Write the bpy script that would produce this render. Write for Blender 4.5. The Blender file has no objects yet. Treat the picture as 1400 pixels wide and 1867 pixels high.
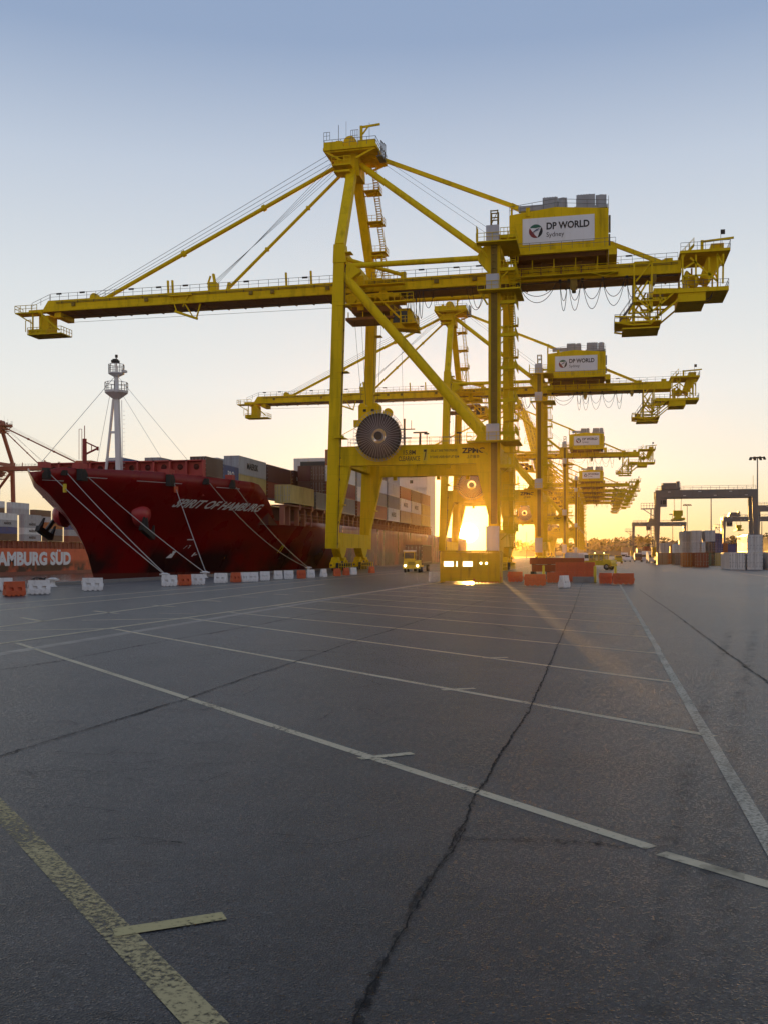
import bpy, math, random
from mathutils import Vector, Matrix
R = math.radians
random.seed(7)
SC = bpy.context.scene
COL = SC.collection

# ---------------------------------------------------------------- camera
F_PX, VP_U, HOR, CAM_H = 1750.0, 1096.0, 1010.0, 2.6      # photo is 1400 x 1867
YAW = math.atan((VP_U - 700) / F_PX)                       # camera heading, left of the quay direction (+Y)
cam = bpy.data.cameras.new('camera')
cam.sensor_fit = 'VERTICAL'; cam.sensor_height = 36.0
cam.lens = 36.0 * F_PX / 1867.0
cam.shift_y = (HOR - 933.5) / 1867.0
cam.clip_start = 0.1; cam.clip_end = 8000
co = bpy.data.objects.new('camera', cam); COL.objects.link(co)
co.location = (0, 0, CAM_H); co.rotation_euler = (R(90), 0, YAW)
SC.camera = co

# ---------------------------------------------------------------- sky, sun, exposure
SUN_AZ, SUN_EL = R(-7.75), R(1.25)                         # azimuth from +Y towards +X
SKY_DOME, SKY_GLOW = 9.5, 0.09
w = bpy.data.worlds.new('World'); SC.world = w; w.use_nodes = True
nt = w.node_tree; bg = nt.nodes['Background']
sky = nt.nodes.new('ShaderNodeTexSky'); sky.sky_type = 'NISHITA'
sky.sun_disc = False
sky.sun_elevation = SUN_EL; sky.sun_rotation = SUN_AZ
sky.altitude = 0; sky.air_density = 1.0; sky.dust_density = 0.6; sky.ozone_density = 1.5
# clear dusk sky: Nishita for the glow round the sun, plus the cool dome it lacks at this exposure
wt = nt.nodes.new('ShaderNodeTexCoord'); wn = nt.nodes.new('ShaderNodeVectorMath'); wn.operation = 'NORMALIZE'; nt.links.new(wt.outputs['Generated'], wn.inputs[0])
wsep = nt.nodes.new('ShaderNodeSeparateXYZ'); nt.links.new(wn.outputs[0], wsep.inputs[0])
def sky_ramp(stops):
    r = nt.nodes.new('ShaderNodeValToRGB'); e = r.color_ramp.elements
    while len(e) < len(stops): e.new(0.5)
    for k, (p, c) in zip(e, stops): k.position = p; k.color = (*c, 1)
    nt.links.new(wsep.outputs[2], r.inputs[0]); return r.outputs[0]
west = sky_ramp([(0, (.95, .66, .28)), (.03, (.95, .77, .45)), (.085, (.95, .895, .75)), (.165, (.86, .875, .85)), (.26, (.735, .785, .82)), (.37, (.55, .63, .75)), (.47, (.31, .41, .595)), (.6, (.26, .36, .56)), (1, (.17, .26, .46))])
east = sky_ramp([(0, (.60, .50, .47)), (.1, (.70, .60, .57)), (.3, (.58, .57, .62)), (.6, (.30, .37, .52)), (1, (.17, .26, .46))])
wd = nt.nodes.new('ShaderNodeVectorMath'); wd.operation = 'DOT_PRODUCT'; nt.links.new(wn.outputs[0], wd.inputs[0]); wd.inputs[1].default_value = (math.sin(SUN_AZ), math.cos(SUN_AZ), 0)
wr = nt.nodes.new('ShaderNodeMapRange'); wr.interpolation_type = 'SMOOTHSTEP'; wr.inputs['From Min'].default_value = -.5; wr.inputs['From Max'].default_value = .7; nt.links.new(wd.outputs['Value'], wr.inputs[0])
wm = nt.nodes.new('ShaderNodeMix'); wm.data_type = 'RGBA'; nt.links.new(wr.outputs[0], wm.inputs[0]); nt.links.new(east, wm.inputs[6]); nt.links.new(west, wm.inputs[7])
def vscale(x, k):
    q = nt.nodes.new('ShaderNodeVectorMath'); q.operation = 'SCALE'; nt.links.new(x, q.inputs[0]); q.inputs['Scale'].default_value = k; return q.outputs[0]
wa = nt.nodes.new('ShaderNodeVectorMath'); wa.operation = 'ADD'
nt.links.new(vscale(wm.outputs[2], SKY_DOME), wa.inputs[0]); nt.links.new(vscale(sky.outputs[0], SKY_GLOW), wa.inputs[1])
# the sun's own disc and the aureole close round it
sdir = (math.sin(SUN_AZ) * math.cos(SUN_EL), math.cos(SUN_AZ) * math.cos(SUN_EL), math.sin(SUN_EL))
sd1 = nt.nodes.new('ShaderNodeVectorMath'); sd1.operation = 'DISTANCE'; nt.links.new(wn.outputs[0], sd1.inputs[0]); sd1.inputs[1].default_value = sdir
def falloff(r, lo=0.0):
    q = nt.nodes.new('ShaderNodeMapRange'); q.interpolation_type = 'SMOOTHSTEP'; q.inputs['From Min'].default_value = r; q.inputs['From Max'].default_value = lo
    nt.links.new(sd1.outputs['Value'], q.inputs[0]); return q.outputs[0]
acc = wa.outputs[0]
for r, lo, col in ((R(.62), R(.42), (120, 105, 70)), (R(2.4), 0, (9, 6.5, 2.6)), (R(8), 0, (1.8, 1.0, .2))):
    q = nt.nodes.new('ShaderNodeVectorMath'); q.operation = 'SCALE'; q.inputs[0].default_value = col; nt.links.new(falloff(r, lo), q.inputs['Scale'])
    ad = nt.nodes.new('ShaderNodeVectorMath'); ad.operation = 'ADD'; nt.links.new(acc, ad.inputs[0]); nt.links.new(q.outputs[0], ad.inputs[1]); acc = ad.outputs[0]
nt.links.new(acc, bg.inputs['Color'])
bg.inputs['Strength'].default_value = 0.1
sl = bpy.data.lights.new('sun_lamp', 'SUN'); sl.energy = 5.0; sl.angle = R(0.5); sl.color = (1.0, 0.50, 0.10)
so = bpy.data.objects.new('sun_lamp', sl); COL.objects.link(so)
SUN_DIR = Vector((math.sin(SUN_AZ) * math.cos(SUN_EL), math.cos(SUN_AZ) * math.cos(SUN_EL), math.sin(SUN_EL)))
so.rotation_euler = SUN_DIR.to_track_quat('Z', 'Y').to_euler()
SC.view_settings.view_transform = 'Standard'; SC.view_settings.look = 'None'
SC.view_settings.gamma = 1; SC.view_settings.use_curve_mapping = False
SC.view_settings.exposure = 0.0
SC.render.engine = 'CYCLES'
SC.cycles.use_denoising = True
SC.cycles.max_bounces = 6; SC.cycles.diffuse_bounces = 3; SC.cycles.glossy_bounces = 3
SC.cycles.transparent_max_bounces = 12; SC.cycles.volume_bounces = 0
SC.cycles.sample_clamp_indirect = 6.0
SC.cycles.caustics_reflective = False; SC.cycles.caustics_refractive = False
HAZE_DENSITY, HAZE_G = 0.00005, 0.91

# ---------------------------------------------------------------- surveying helpers (photo pixel -> place in the world)
def ground(u, v, z=0.0):
    d = (CAM_H - z) * F_PX / (v - HOR); xc = (u - 700) / F_PX
    return Vector((d * (-math.sin(YAW) + xc * math.cos(YAW)), d * (math.cos(YAW) + xc * math.sin(YAW)), z))
def heading(u): return math.atan((u - 700) / F_PX) - YAW
def on_y(u, v, Y):
    X = Y * math.tan(heading(u)); d = Y * math.cos(YAW) - X * math.sin(YAW)
    return Vector((X, Y, (HOR - v) * d / F_PX + CAM_H))
def on_x(u, v, X):
    Y = X / math.tan(heading(u)); d = Y * math.cos(YAW) - X * math.sin(YAW)
    return Vector((X, Y, (HOR - v) * d / F_PX + CAM_H))

# ---------------------------------------------------------------- object helpers
def tag(o, label=None, cat=None, group=None, kind=None):
    if label: o['label'] = label
    if cat: o['category'] = cat
    if group: o['group'] = group
    if kind: o['kind'] = kind
    return o
def empty(name, loc, rz=0):
    o = bpy.data.objects.new(name, None); COL.objects.link(o)
    o.location = loc; o.rotation_euler = (0, 0, rz); o.empty_display_size = .5
    return o
def copy_tree(o, parent=None):
    c = o.copy(); COL.objects.link(c)
    if parent is not None: c.parent = parent
    for ch in list(o.children): copy_tree(ch, c)
    return c
def recolour(o, table):
    """object-level paint on a copy: the mesh stays shared"""
    for s in o.material_slots:
        m = s.material
        if m and m.name in table:
            s.link = 'OBJECT'; s.material = table[m.name]
    for ch in o.children: recolour(ch, table)

class MB:
    """collects boxes, bars, tubes and polygons; build() links them as ONE mesh object"""
    def __init__(s, off=(0, 0, 0)): s.v = []; s.f = []; s.mi = []; s.cur = 0; s.off = Vector(off); s.sm = []
    def mat(s, i): s.cur = i; return s
    def add(s, vs, fs, smooth=False):
        n = len(s.v)
        s.v += [tuple(Vector(p) + s.off) for p in vs]
        for f in fs:
            s.f.append(tuple(i + n for i in f)); s.mi.append(s.cur); s.sm.append(smooth)
        return s
    def bx(s, x0, x1, y0, y1, z0, z1):
        return s.add([(x0, y0, z0), (x1, y0, z0), (x1, y1, z0), (x0, y1, z0), (x0, y0, z1), (x1, y0, z1), (x1, y1, z1), (x0, y1, z1)],
                     [(0, 3, 2, 1), (4, 5, 6, 7), (0, 1, 5, 4), (1, 2, 6, 5), (2, 3, 7, 6), (3, 0, 4, 7)])
    def hexa(s, lo, hi):
        """8 corner solid: lo/hi are 4 points each, counter-clockwise seen from above"""
        return s.add(list(lo) + list(hi), [(0, 3, 2, 1), (4, 5, 6, 7), (0, 1, 5, 4), (1, 2, 6, 5), (2, 3, 7, 6), (3, 0, 4, 7)])
    def bar(s, p0, p1, w, h=None, up=(0, 0, 1)):
        p0, p1 = Vector(p0), Vector(p1); h = h or w
        d = (p1 - p0)
        if d.length < 1e-5: return s
        d.normalize(); up = Vector(up)
        if abs(d.dot(up)) > .98: up = Vector((0, 1, 0))
        a = d.cross(up).normalized() * (w / 2); b = a.cross(d).normalized() * (h / 2)
        return s.hexa([p0 - a - b, p0 + a - b, p0 + a + b, p0 - a + b], [p1 - a - b, p1 + a - b, p1 + a + b, p1 - a + b])
    def tube(s, p0, p1, r0, r1=None, n=10, smooth=True):
        p0, p1 = Vector(p0), Vector(p1); r1 = r0 if r1 is None else r1
        d = (p1 - p0).normalized(); up = Vector((0, 0, 1)) if abs(d.z) < .95 else Vector((1, 0, 0))
        a = d.cross(up).normalized(); b = d.cross(a)
        ring = [a * math.cos(2 * math.pi * i / n) + b * math.sin(2 * math.pi * i / n) for i in range(n)]
        vs = [p0 + q * r0 for q in ring] + [p1 + q * r1 for q in ring]
        s.add(vs, [(i, i + n, (i + 1) % n + n, (i + 1) % n) for i in range(n)], smooth)
        s.add([p0 + q * r0 for q in ring], [tuple(range(n))]); s.add([p1 + q * r1 for q in ring], [tuple(range(n - 1, -1, -1))])
        return s
    def path(s, pts, r, n=5):
        for a, b in zip(pts, pts[1:]): s.tube(a, b, r, n=n)
        return s
    def prism(s, prof, a, b, fn):
        """profile polygon (p,q) swept from a to b; fn(p,q,t) -> point"""
        n = len(prof)
        vs = [fn(p, q, a) for p, q in prof] + [fn(p, q, b) for p, q in prof]
        return s.add(vs, [tuple(range(n)), tuple(range(2 * n - 1, n - 1, -1))] + [(i, i + n, (i + 1) % n + n, (i + 1) % n) for i in range(n)])
    def lathe(s, prof, c, axis='z', n=16, smooth=True):
        caps = prof[0] != prof[-1]
        c = Vector(c); vs = []
        for r, h in prof:
            for i in range(n):
                t = 2 * math.pi * i / n; x, y = r * math.cos(t), r * math.sin(t)
                vs.append(c + Vector({'z': (x, y, h), 'y': (x, h, y), 'x': (h, x, y)}[axis]))
        k = len(prof)
        fs = [(j * n + i, j * n + (i + 1) % n, (j + 1) * n + (i + 1) % n, (j + 1) * n + i) for j in range(k - 1) for i in range(n)]
        s.add(vs, fs, smooth)
        if caps: s.add(vs[:n], [tuple(range(n - 1, -1, -1))]); s.add(vs[-n:], [tuple(range(n))])
        return s
    def rails(s, pts, h=1.1, sp=2.0, t=.055, mid=True):
        for a, b in zip(pts, pts[1:]):
            a, b = Vector(a), Vector(b); L = (b - a).length; k = max(1, round(L / sp)); up = Vector((0, 0, h))
            for i in range(k + 1):
                p = a.lerp(b, i / k); s.bar(p, p + up, t)
            s.bar(a + up, b + up, t)
            if mid: s.bar(a + up * .52, b + up * .52, t * .8)
        return s
    def stair(s, p0, p1, wv, rise=.25, t=.05, rail=True):
        """flight from p0 up to p1; wv = vector across the flight"""
        p0, p1, wv = Vector(p0), Vector(p1), Vector(wv)
        s.bar(p0, p1, .06, .25); s.bar(p0 + wv, p1 + wv, .06, .25)
        k = max(2, int(abs(p1.z - p0.z) / rise)); d = Vector((p1.x - p0.x, p1.y - p0.y, 0)); d = d.normalized() * .13 if d.length > .01 else Vector((.13, 0, 0))
        for i in range(k):
            p = p0.lerp(p1, (i + .5) / k); q = p + wv
            e = Vector((0, 0, t))
            s.hexa([p - d, q - d, q + d, p + d], [p - d + e, q - d + e, q + d + e, p + d + e])
        if rail:
            u = Vector((0, 0, 1.0))
            for a in (Vector(), wv):
                s.bar(p0 + a + u, p1 + a + u, .05)
                for i in range(0, 4): q = p0.lerp(p1, i / 3) + a; s.bar(q, q + u, .05)
        return s
    def flat(s, geo, fn):
        """2D mesh (verts, faces) mapped by fn(x, y) -> point"""
        return s.add([fn(x, y) for x, y in geo[0]], geo[1])
    def build(s, name, mats, parent=None, loc=None):
        me = bpy.data.meshes.new(name); me.from_pydata(s.v, [], s.f)
        for m in (mats if isinstance(mats, (list, tuple)) else [mats]): me.materials.append(m)
        me.polygons.foreach_set('material_index', s.mi); me.polygons.foreach_set('use_smooth', s.sm)
        me.update()
        o = bpy.data.objects.new(name, me); COL.objects.link(o)
        if parent is not None: o.parent = parent
        if loc is not None: o.location = loc
        return o

_tc = {}
def text_geo(txt, bold=0.0, shear=0.0):
    """lettering as a 2D mesh, scaled so that capitals are 1 high and x starts at 0; returns (verts, faces), width"""
    key = (txt, bold, shear)
    if key in _tc: return _tc[key]
    cu = bpy.data.curves.new('lettering', 'FONT'); cu.body = txt; cu.offset = bold; cu.shear = shear; cu.resolution_u = 3
    ob = bpy.data.objects.new('lettering', cu); COL.objects.link(ob)
    dg = bpy.context.evaluated_depsgraph_get(); dg.update()
    me = bpy.data.meshes.new_from_object(ob.evaluated_get(dg))
    vs = [(v.co.x, v.co.y) for v in me.vertices]; fs = [tuple(p.vertices) for p in me.polygons]
    bpy.data.objects.remove(ob); bpy.data.curves.remove(cu); bpy.data.meshes.remove(me)
    if not vs: return (([], []), 1.0)
    x0 = min(x for x, y in vs); x1 = max(x for x, y in vs); cap = 0.69
    vs = [((x - x0) / cap, y / cap) for x, y in vs]
    _tc[key] = ((vs, fs), (x1 - x0) / cap)
    return _tc[key]

# ---------------------------------------------------------------- materials
def new_mat(name):
    m = bpy.data.materials.new(name); m.use_nodes = True
    return m, m.node_tree, m.node_tree.nodes['Principled BSDF']
def paint(name, col, rough=.5, metal=0.0, dirt=.25, dcol=(.08, .05, .03), scale=.35, bump=0.0, streak=.5, coat=0.0, var=.12, spec=.35, seam=0.0):
    """weathered paint: broad tone variation, vertical dirt streaks, fine roughness"""
    m, nt, b = new_mat(name); L = nt.links.new; N = nt.nodes.new
    tc = N('ShaderNodeTexCoord'); mp = N('ShaderNodeMapping'); mp.inputs['Scale'].default_value = (1, 1, .12 if streak else 1)
    L(tc.outputs['Object'], mp.inputs[0])
    n1 = N('ShaderNodeTexNoise'); n1.inputs['Scale'].default_value = scale * 4; n1.inputs['Detail'].default_value = 6; L(mp.outputs[0], n1.inputs['Vector'])
    n2 = N('ShaderNodeTexNoise'); n2.inputs['Scale'].default_value = scale; n2.inputs['Detail'].default_value = 4; L(tc.outputs['Object'], n2.inputs['Vector'])
    r1 = N('ShaderNodeMapRange'); r1.inputs['From Min'].default_value = .52; r1.inputs['From Max'].default_value = .78; r1.inputs['To Max'].default_value = dirt; L(n1.outputs[0], r1.inputs[0])
    mv = N('ShaderNodeMix'); mv.data_type = 'RGBA'
    mv.inputs[6].default_value = (*[c * (1 - var) for c in col], 1); mv.inputs[7].default_value = (*[min(1, c * (1 + var)) for c in col], 1); L(n2.outputs[0], mv.inputs[0])
    mx = N('ShaderNodeMix'); mx.data_type = 'RGBA'; L(r1.outputs[0], mx.inputs[0]); L(mv.outputs[2], mx.inputs[6]); mx.inputs[7].default_value = (*dcol, 1)
    colout = mx.outputs[2]
    if seam:
        sp = N('ShaderNodeSeparateXYZ'); L(tc.outputs['Object'], sp.inputs[0]); ad = N('ShaderNodeMath'); L(sp.outputs[0], ad.inputs[0]); L(sp.outputs[1], ad.inputs[1])
        cb = N('ShaderNodeCombineXYZ'); L(ad.outputs[0], cb.inputs[0]); L(sp.outputs[2], cb.inputs[1])
        bk = N('ShaderNodeTexBrick'); bk.inputs['Scale'].default_value = 1; bk.inputs['Mortar Size'].default_value = .025; bk.inputs['Mortar Smooth'].default_value = .6; bk.inputs['Brick Width'].default_value = 4.1; bk.inputs['Row Height'].default_value = 2.9
        bk.inputs['Color1'].default_value = (.05, .05, .05, 1); bk.inputs['Color2'].default_value = (.22, .22, .22, 1); bk.inputs['Mortar'].default_value = (1, 1, 1, 1); L(cb.outputs[0], bk.inputs['Vector'])
        ms = N('ShaderNodeMath'); ms.operation = 'MULTIPLY'; ms.inputs[1].default_value = seam; L(bk.outputs['Color'], ms.inputs[0])
        m3 = N('ShaderNodeMix'); m3.data_type = 'RGBA'; L(ms.outputs[0], m3.inputs[0]); L(colout, m3.inputs[6]); m3.inputs[7].default_value = (*[c * .45 for c in col], 1); colout = m3.outputs[2]
        n4 = N('ShaderNodeTexNoise'); n4.inputs['Scale'].default_value = 2.6; n4.inputs['Detail'].default_value = 7; n4.inputs['Roughness'].default_value = .7; L(mp.outputs[0], n4.inputs['Vector'])
        r4 = N('ShaderNodeMapRange'); r4.inputs['From Min'].default_value = .6; r4.inputs['From Max'].default_value = .72; r4.inputs['To Max'].default_value = .6; L(n4.outputs[0], r4.inputs[0])
        m4 = N('ShaderNodeMix'); m4.data_type = 'RGBA'; L(r4.outputs[0], m4.inputs[0]); L(colout, m4.inputs[6]); m4.inputs[7].default_value = (.16, .06, .012, 1); colout = m4.outputs[2]
    L(colout, b.inputs['Base Color'])
    rr = N('ShaderNodeMapRange'); rr.inputs['To Min'].default_value = max(.05, rough - .1); rr.inputs['To Max'].default_value = min(1, rough + .15); L(n1.outputs[0], rr.inputs[0]); L(rr.outputs[0], b.inputs['Roughness'])
    b.inputs['Specular IOR Level'].default_value = spec
    b.inputs['Metallic'].default_value = metal; b.inputs['Coat Weight'].default_value = coat
    if bump:
        bp = N('ShaderNodeBump'); bp.inputs['Strength'].default_value = bump; bp.inputs['Distance'].default_value = .05; L(n1.outputs[0], bp.inputs['Height']); L(bp.outputs[0], b.inputs['Normal'])
    return m
def emit(name, col, st):
    m, nt, b = new_mat(name); b.inputs['Base Color'].default_value = (*col, 1)
    b.inputs['Emission Color'].default_value = (*col, 1); b.inputs['Emission Strength'].default_value = st
    return m
M = {}
M['yellow'] = paint('crane_yellow_paint', (.76, .525, .001), .62, spec=.16, seam=.5, dirt=.45, dcol=(.10, .055, .008), scale=.25)
M['yellow_lt'] = paint('walkway_yellow_paint', (.64, .46, .002), .65, spec=.16, dirt=.3, dcol=(.12, .07, .01))
M['dark'] = paint('dark_steel', (.035, .033, .03), .55, metal=.3, dirt=.3)
M['reel'] = paint('reel_dark_steel', (.06, .05, .055), .6, dirt=.3)
M['galv'] = paint('galvanised_steel', (.30, .31, .32), .45, metal=.4, dirt=.25)
M['handrail'] = paint('handrail_steel', (.13, .125, .11), .5, metal=.2, dirt=.2)
M['lgrey'] = paint('pale_grey_panel', (.46, .47, .50), .5, dirt=.2, dcol=(.2, .17, .13))
M['white'] = paint('white_paint', (.74, .74, .74), .45, dirt=.3, dcol=(.32, .24, .16))
M['banner'] = paint('white_banner', (.70, .71, .73), .4, dirt=.18, dcol=(.4, .33, .2))
M['black'] = paint('black_lettering', (.02, .02, .022), .5, dirt=.0)
M['ink'] = paint('brown_black_lettering', (.035, .018, .006), .5, dirt=.1)
M['lgreen'] = paint('logo_green', (.02, .12, .08), .5, dirt=0)
M['lred'] = paint('logo_dark_red', (.22, .03, .03), .5, dirt=0)
M['lblue'] = paint('logo_dark_blue', (.015, .04, .12), .5, dirt=0)
M['rope'] = paint('mooring_rope', (.34, .31, .27), .9, dirt=.3)
M['cable'] = paint('black_cable', (.02, .02, .02), .6, dirt=0)
M['orange'] = paint('orange_plastic', (.50, .085, .022), .5, dirt=.45, dcol=(.12, .05, .03), scale=1.2, streak=0)
M['wplastic'] = paint('white_plastic', (.68, .67, .65), .5, dirt=.5, dcol=(.22, .19, .16), scale=1.2, streak=0)
M['rust'] = paint('rusty_orange_steel', (.30, .065, .02), .6, dirt=.5, dcol=(.09, .03, .015), scale=.8)
M['tyre'] = paint('tyre_rubber', (.02, .02, .02), .85, dirt=.3)
M['glass'] = paint('dark_window_glass', (.02, .025, .03), .08, dirt=.05, var=0)
M['bollard_y'] = paint('bollard_yellow_paint', (.62, .45, .02), .5, dirt=.35, scale=1.5)
M['concrete'] = paint('quay_concrete', (.20, .19, .18), .8, dirt=.4, scale=.5)
M['rtg'] = paint('yard_crane_grey_paint', (.14, .125, .12), .35, dirt=.3, coat=.5)
M['redcrane'] = paint('red_crane_paint', (.30, .07, .045), .5, dirt=.3)
M['lamp'] = emit('headlamp_glow', (1, .95, .8), 6)
M['flood'] = emit('floodlight_glow', (1, .8, .3), 4)

# ================================================================ ship-to-shore cranes
# built once in quay coordinates (X across the quay, y along it from the near legs, Z up)
CX, CY = -27.0, 140.0
OFF = (-CX, 0, 0)
def cp(u, v, y):
    p = on_y(u, v, CY + y); return (p.x, y, p.z)
Y2, Y3 = M['yellow'], M['yellow_lt']

def make_crane():
    root = empty('ship_to_shore_crane', (CX, CY, 0))
    mb = lambda: MB(OFF)
    M.setdefault('mast', paint('dark_olive_mast_steel', (.20, .135, .012), .6, dirt=.5))
    # ---- legs, sills, bogies
    for y0, yt in ((0.0, 9.6), (21.0, 11.4)):
        m = mb()
        m.bar((-39.75, y0, 3.4), (-38.45, y0, 46.6), 1.7, 1.5, (0, 1, 0))
        m.hexa([(-39.35, y0 - .85, 46.4), (-37.35, y0 - .85, 46.4), (-37.35, y0 + .85, 46.4), (-39.35, y0 + .85, 46.4)],
               [(-39.25, y0 - .8, 49.2), (-37.55, y0 - .8, 49.2), (-37.55, y0 + .8, 49.2), (-39.25, y0 + .8, 49.2)])
        m.bar((-38.42, y0, 49.1), (-38.9, yt, 65.2), 1.45, 1.2, (0, 1, 0))
        m.prism([(-38.95, 5.9), (-36.7, 15.95), (-38.5, 15.95)], y0 - .62, y0 + .62, lambda p, q, t: (p, t, q))
        m.prism([(-37.5, 49.0), (-37.4, 46.7), (-35.2, 45.2), (-35.2, 44.9), (-37.4, 43.4)], y0 - .5, y0 + .5, lambda p, q, t: (p, t, q))
        for z in (10, 20, 30, 40, 47.9): m.bx(-40.0 + z * .03 - .5 * (z > 45) * 0, -38.0 + z * .03, y0 - .8 - .03, y0 + .8, z - .06, z + .06)
        leg = m.build('seaside_leg', Y2, root)
        if y0 == 0:
            c = mb(); zs = [4 + i * 3.2 for i in range(14)]
            for z in zs: c.bar((-38.75 + z * .03, -.8, z), (-38.55 + z * .03, -1.25, z + .25), .12)
            c.path([(-38.7 + z * .03, -1.0, z) for z in (3.5, 20, 46)], .05)
            c.build('cable_run', M['cable'], leg)
        m = mb()
        m.bar((-15.2, y0, 3.4), (-15.2, y0, 48.9), 1.7, 1.5, (0, 1, 0))
        m.prism([(-15.9, 7.5), (-15.5, 15.95), (-18.0, 15.95)], y0 - .62, y0 + .62, lambda p, q, t: (p, t, q))
        m.prism([(-16, 18.6), (-18.4, 18.6), (-16.9, 21.2), (-16, 21.4)], y0 - .5, y0 + .5, lambda p, q, t: (p, t, q))
        m.prism([(-16, 43.5), (-17.6, 45.4), (-17.6, 46.2), (-16, 48.4)], y0 - .5, y0 + .5, lambda p, q, t: (p, t, q))
        m.build('landside_leg', Y2, root)
    for xs in (-39.6, -15.2):
        m = mb().bx(xs - .72, xs + .72, .7, 20.3, 3.55, 5.8)
        for y in (1.2, 3.1, 17.9, 19.8): m.bx(xs - .77, xs + .77, y, y + .12, 3.5, 5.85)
        sb = m.build('sill_beam', Y2, root)
        for yb in (3.6, 17.4):
            m = mb()
            m.prism([(yb - 2.1, 3.55), (yb + 2.1, 3.55), (yb + 1.7, 2.9), (yb + .5, 1.9), (yb - .5, 1.9), (yb - 1.7, 2.9)], xs - .65, xs + .65, lambda p, q, t: (t, p, q))
            m.mat(1)
            for k in (-1, 1):
                c = yb + k * 2.0
                m.mat(0).prism([(c - 1.5, .55), (c + 1.5, .55), (c + 1.2, 1.25), (c + .35, 2.1), (c - .35, 2.1), (c - 1.2, 1.25)], xs - .5, xs + .5, lambda p, q, t: (t, p, q))
                m.bx(xs + .5, xs + .8, c - .3, c + .3, .9, 1.6)
            for yy in (-3.4, -2.0, -.7, .7, 2.0, 3.4):
                m.mat(1).lathe([(.22, 0), (.22, .55)], (xs + .5, yb + yy, 1.05), 'x', 10).bx(xs + .45, xs + .95, yb + yy - .1, yb + yy + .1, .55, .9)
            m.bx(xs - .45, xs + .45, yb - .9, yb + .9, .5, 1.5)
            m.mat(1).tube((xs, yb - 4.6, .9), (xs, yb + 4.6, .9), .14)
            m.mat(0).bx(xs - .3, xs + .3, yb - 4.3, yb - 3.7, .5, 1.3).bx(xs - .3, xs + .3, yb + 3.7, yb + 4.3, .5, 1.3)
            m.rails([(xs + 1.1, yb - 4, .1), (xs + 1.1, yb + 4, .1)], 1.1, 1.3, .07)
            bo = m.build('bogie', [Y2, M['dark']], root)
            for k in (-2.8, -1.3, 1.3, 2.8):
                mb().lathe([(.2, -.3), (.42, -.3), (.42, .3), (.2, .3)], (xs, yb + k, .42), 'x', 14).build('wheel', M['dark'], bo)
    # ---- portal beams
    for y0 in (0.0, 21.0):
        m = mb().bx(-38.9, -15.9, y0 - .72, y0 + .72, 15.9, 18.65)
        m.bx(-38.5, -16.2, y0 - .8, y0 + .8, 15.82, 15.95).bx(-38.5, -16.2, y0 - .8, y0 + .8, 18.6, 18.72)
        for x in (-34.5, -27, -22): m.bx(x - .3, x + .3, y0 - .3, y0 + .3, 15.2, 15.9)
        for x in (-36.2, -33, -29.8, -26.6, -23.4, -20.2, -17.8): m.bx(x, x + .07, y0 - .76, y0 - .72, 15.98, 18.58)
        pb = m.build('portal_beam', Y2, root)
        for x in (-35.4, -30.2, -25.1, -20.3): mb().bar((x, y0 - .6, 18.7), (x, y0 - .6, 20.3), .09).bx(x - .35, x + .35, y0 - 1.0, y0 - .6, 20.2, 20.4).build('floodlight', M['dark'], pb)
        mb().rails([(-37, y0 - .65, 18.7), (-18.6, y0 - .65, 18.7)], 1.15, 1.5).rails([(-37, y0 + .65, 18.7), (-18.6, y0 + .65, 18.7)], 1.15, 1.5).build('railing', M['handrail'], pb)
        if y0 == 0:
            m = mb()
            def put(txt, u0, u1, vt, vb, bold=.014, mi=0):
                g, wd = text_geo(txt, bold)
                a, b = Vector(cp(u0, vb, -.76)), Vector(cp(u1, vt, -.76)); h = b.z - a.z; m.mat(mi)
                m.flat(g, lambda x, y: (a.x + x * (b.x - a.x) / wd, -.76, a.z + y * h))
            put('15.8M', 735, 757, 820.5, 829); put('CLEARANCE', 726, 765, 831.5, 840.5)
            a, b = cp(771, 840, -.74), cp(778.5, 818, -.74)
            mb().bx(a[0], b[0], -.75, -.7, a[2], b[2]).build('number_plate', M['bollard_y'], pb)
            put('7', 772, 777.5, 820, 838.5, .03)
            put('SWL 65 TONNE TWIN SPREADER', 784.5, 833, 818.5, 824); put('70 TONNE UNDER HEAVY LIFT BEAM', 783, 836, 830, 835.5)
            put('ZPMC', 841, 882.5, 816, 826, .035); put('上海振华', 850, 873, 830, 835)
            m.build('lettering', M['ink'], pb)
    for xs in (-39.2, -15.2):
        mb().bx(xs - .6, xs + .6, .75, 20.25, 16.3, 18.4).build('side_beam', Y2, root)
    for xs, z in ((-38.4, 46.9), (-15.2, 46.5)):
        mb().bx(xs - .65, xs + .65, .8, 20.2, z, z + 1.7).build('cross_beam', Y2, root)
    for y0 in (0.0, 21.0):
        m = mb().tube((-37.9, y0, 44.7), (-16.6, y0, 19.5), .68, n=16)
        m.tube((-19.5, y0, 22.93), (-18.6, y0, 21.87), .74, n=16)
        m.build('diagonal_brace', Y2, root)
        mb().tube((-37.4, y0, 46.0), (-16.1, y0, 45.85), .42, n=12).build('upper_tie', Y2, root)
        ya = 8.6 if y0 == 0 else 12.4
        mb().tube((-37.5, y0, 47.1), (-30.6, ya, 46.7), .3, n=10).bx(-30.9, -30.1, ya - .4, ya + .4, 46, 47.1).build('sway_strut', Y2, root)
    mb().tube((-37.6, 9.6, 65.0), (-16.0, .2, 46.0), .5, n=14).build('backstay', Y2, root)
    m = mb().bar((-37.0, 10.5, 67.2), (-13.8, 10.5, 57.0), .55, .6).bar((-13.8, 10.5, 57.0), (-10.6, 10.5, 55.3), .5, .75)
    m.tube((-13.7, 10.5, 54.0), (-13.7, 10.5, 56.8), .18); m.build('house_stay', Y2, root)
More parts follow.
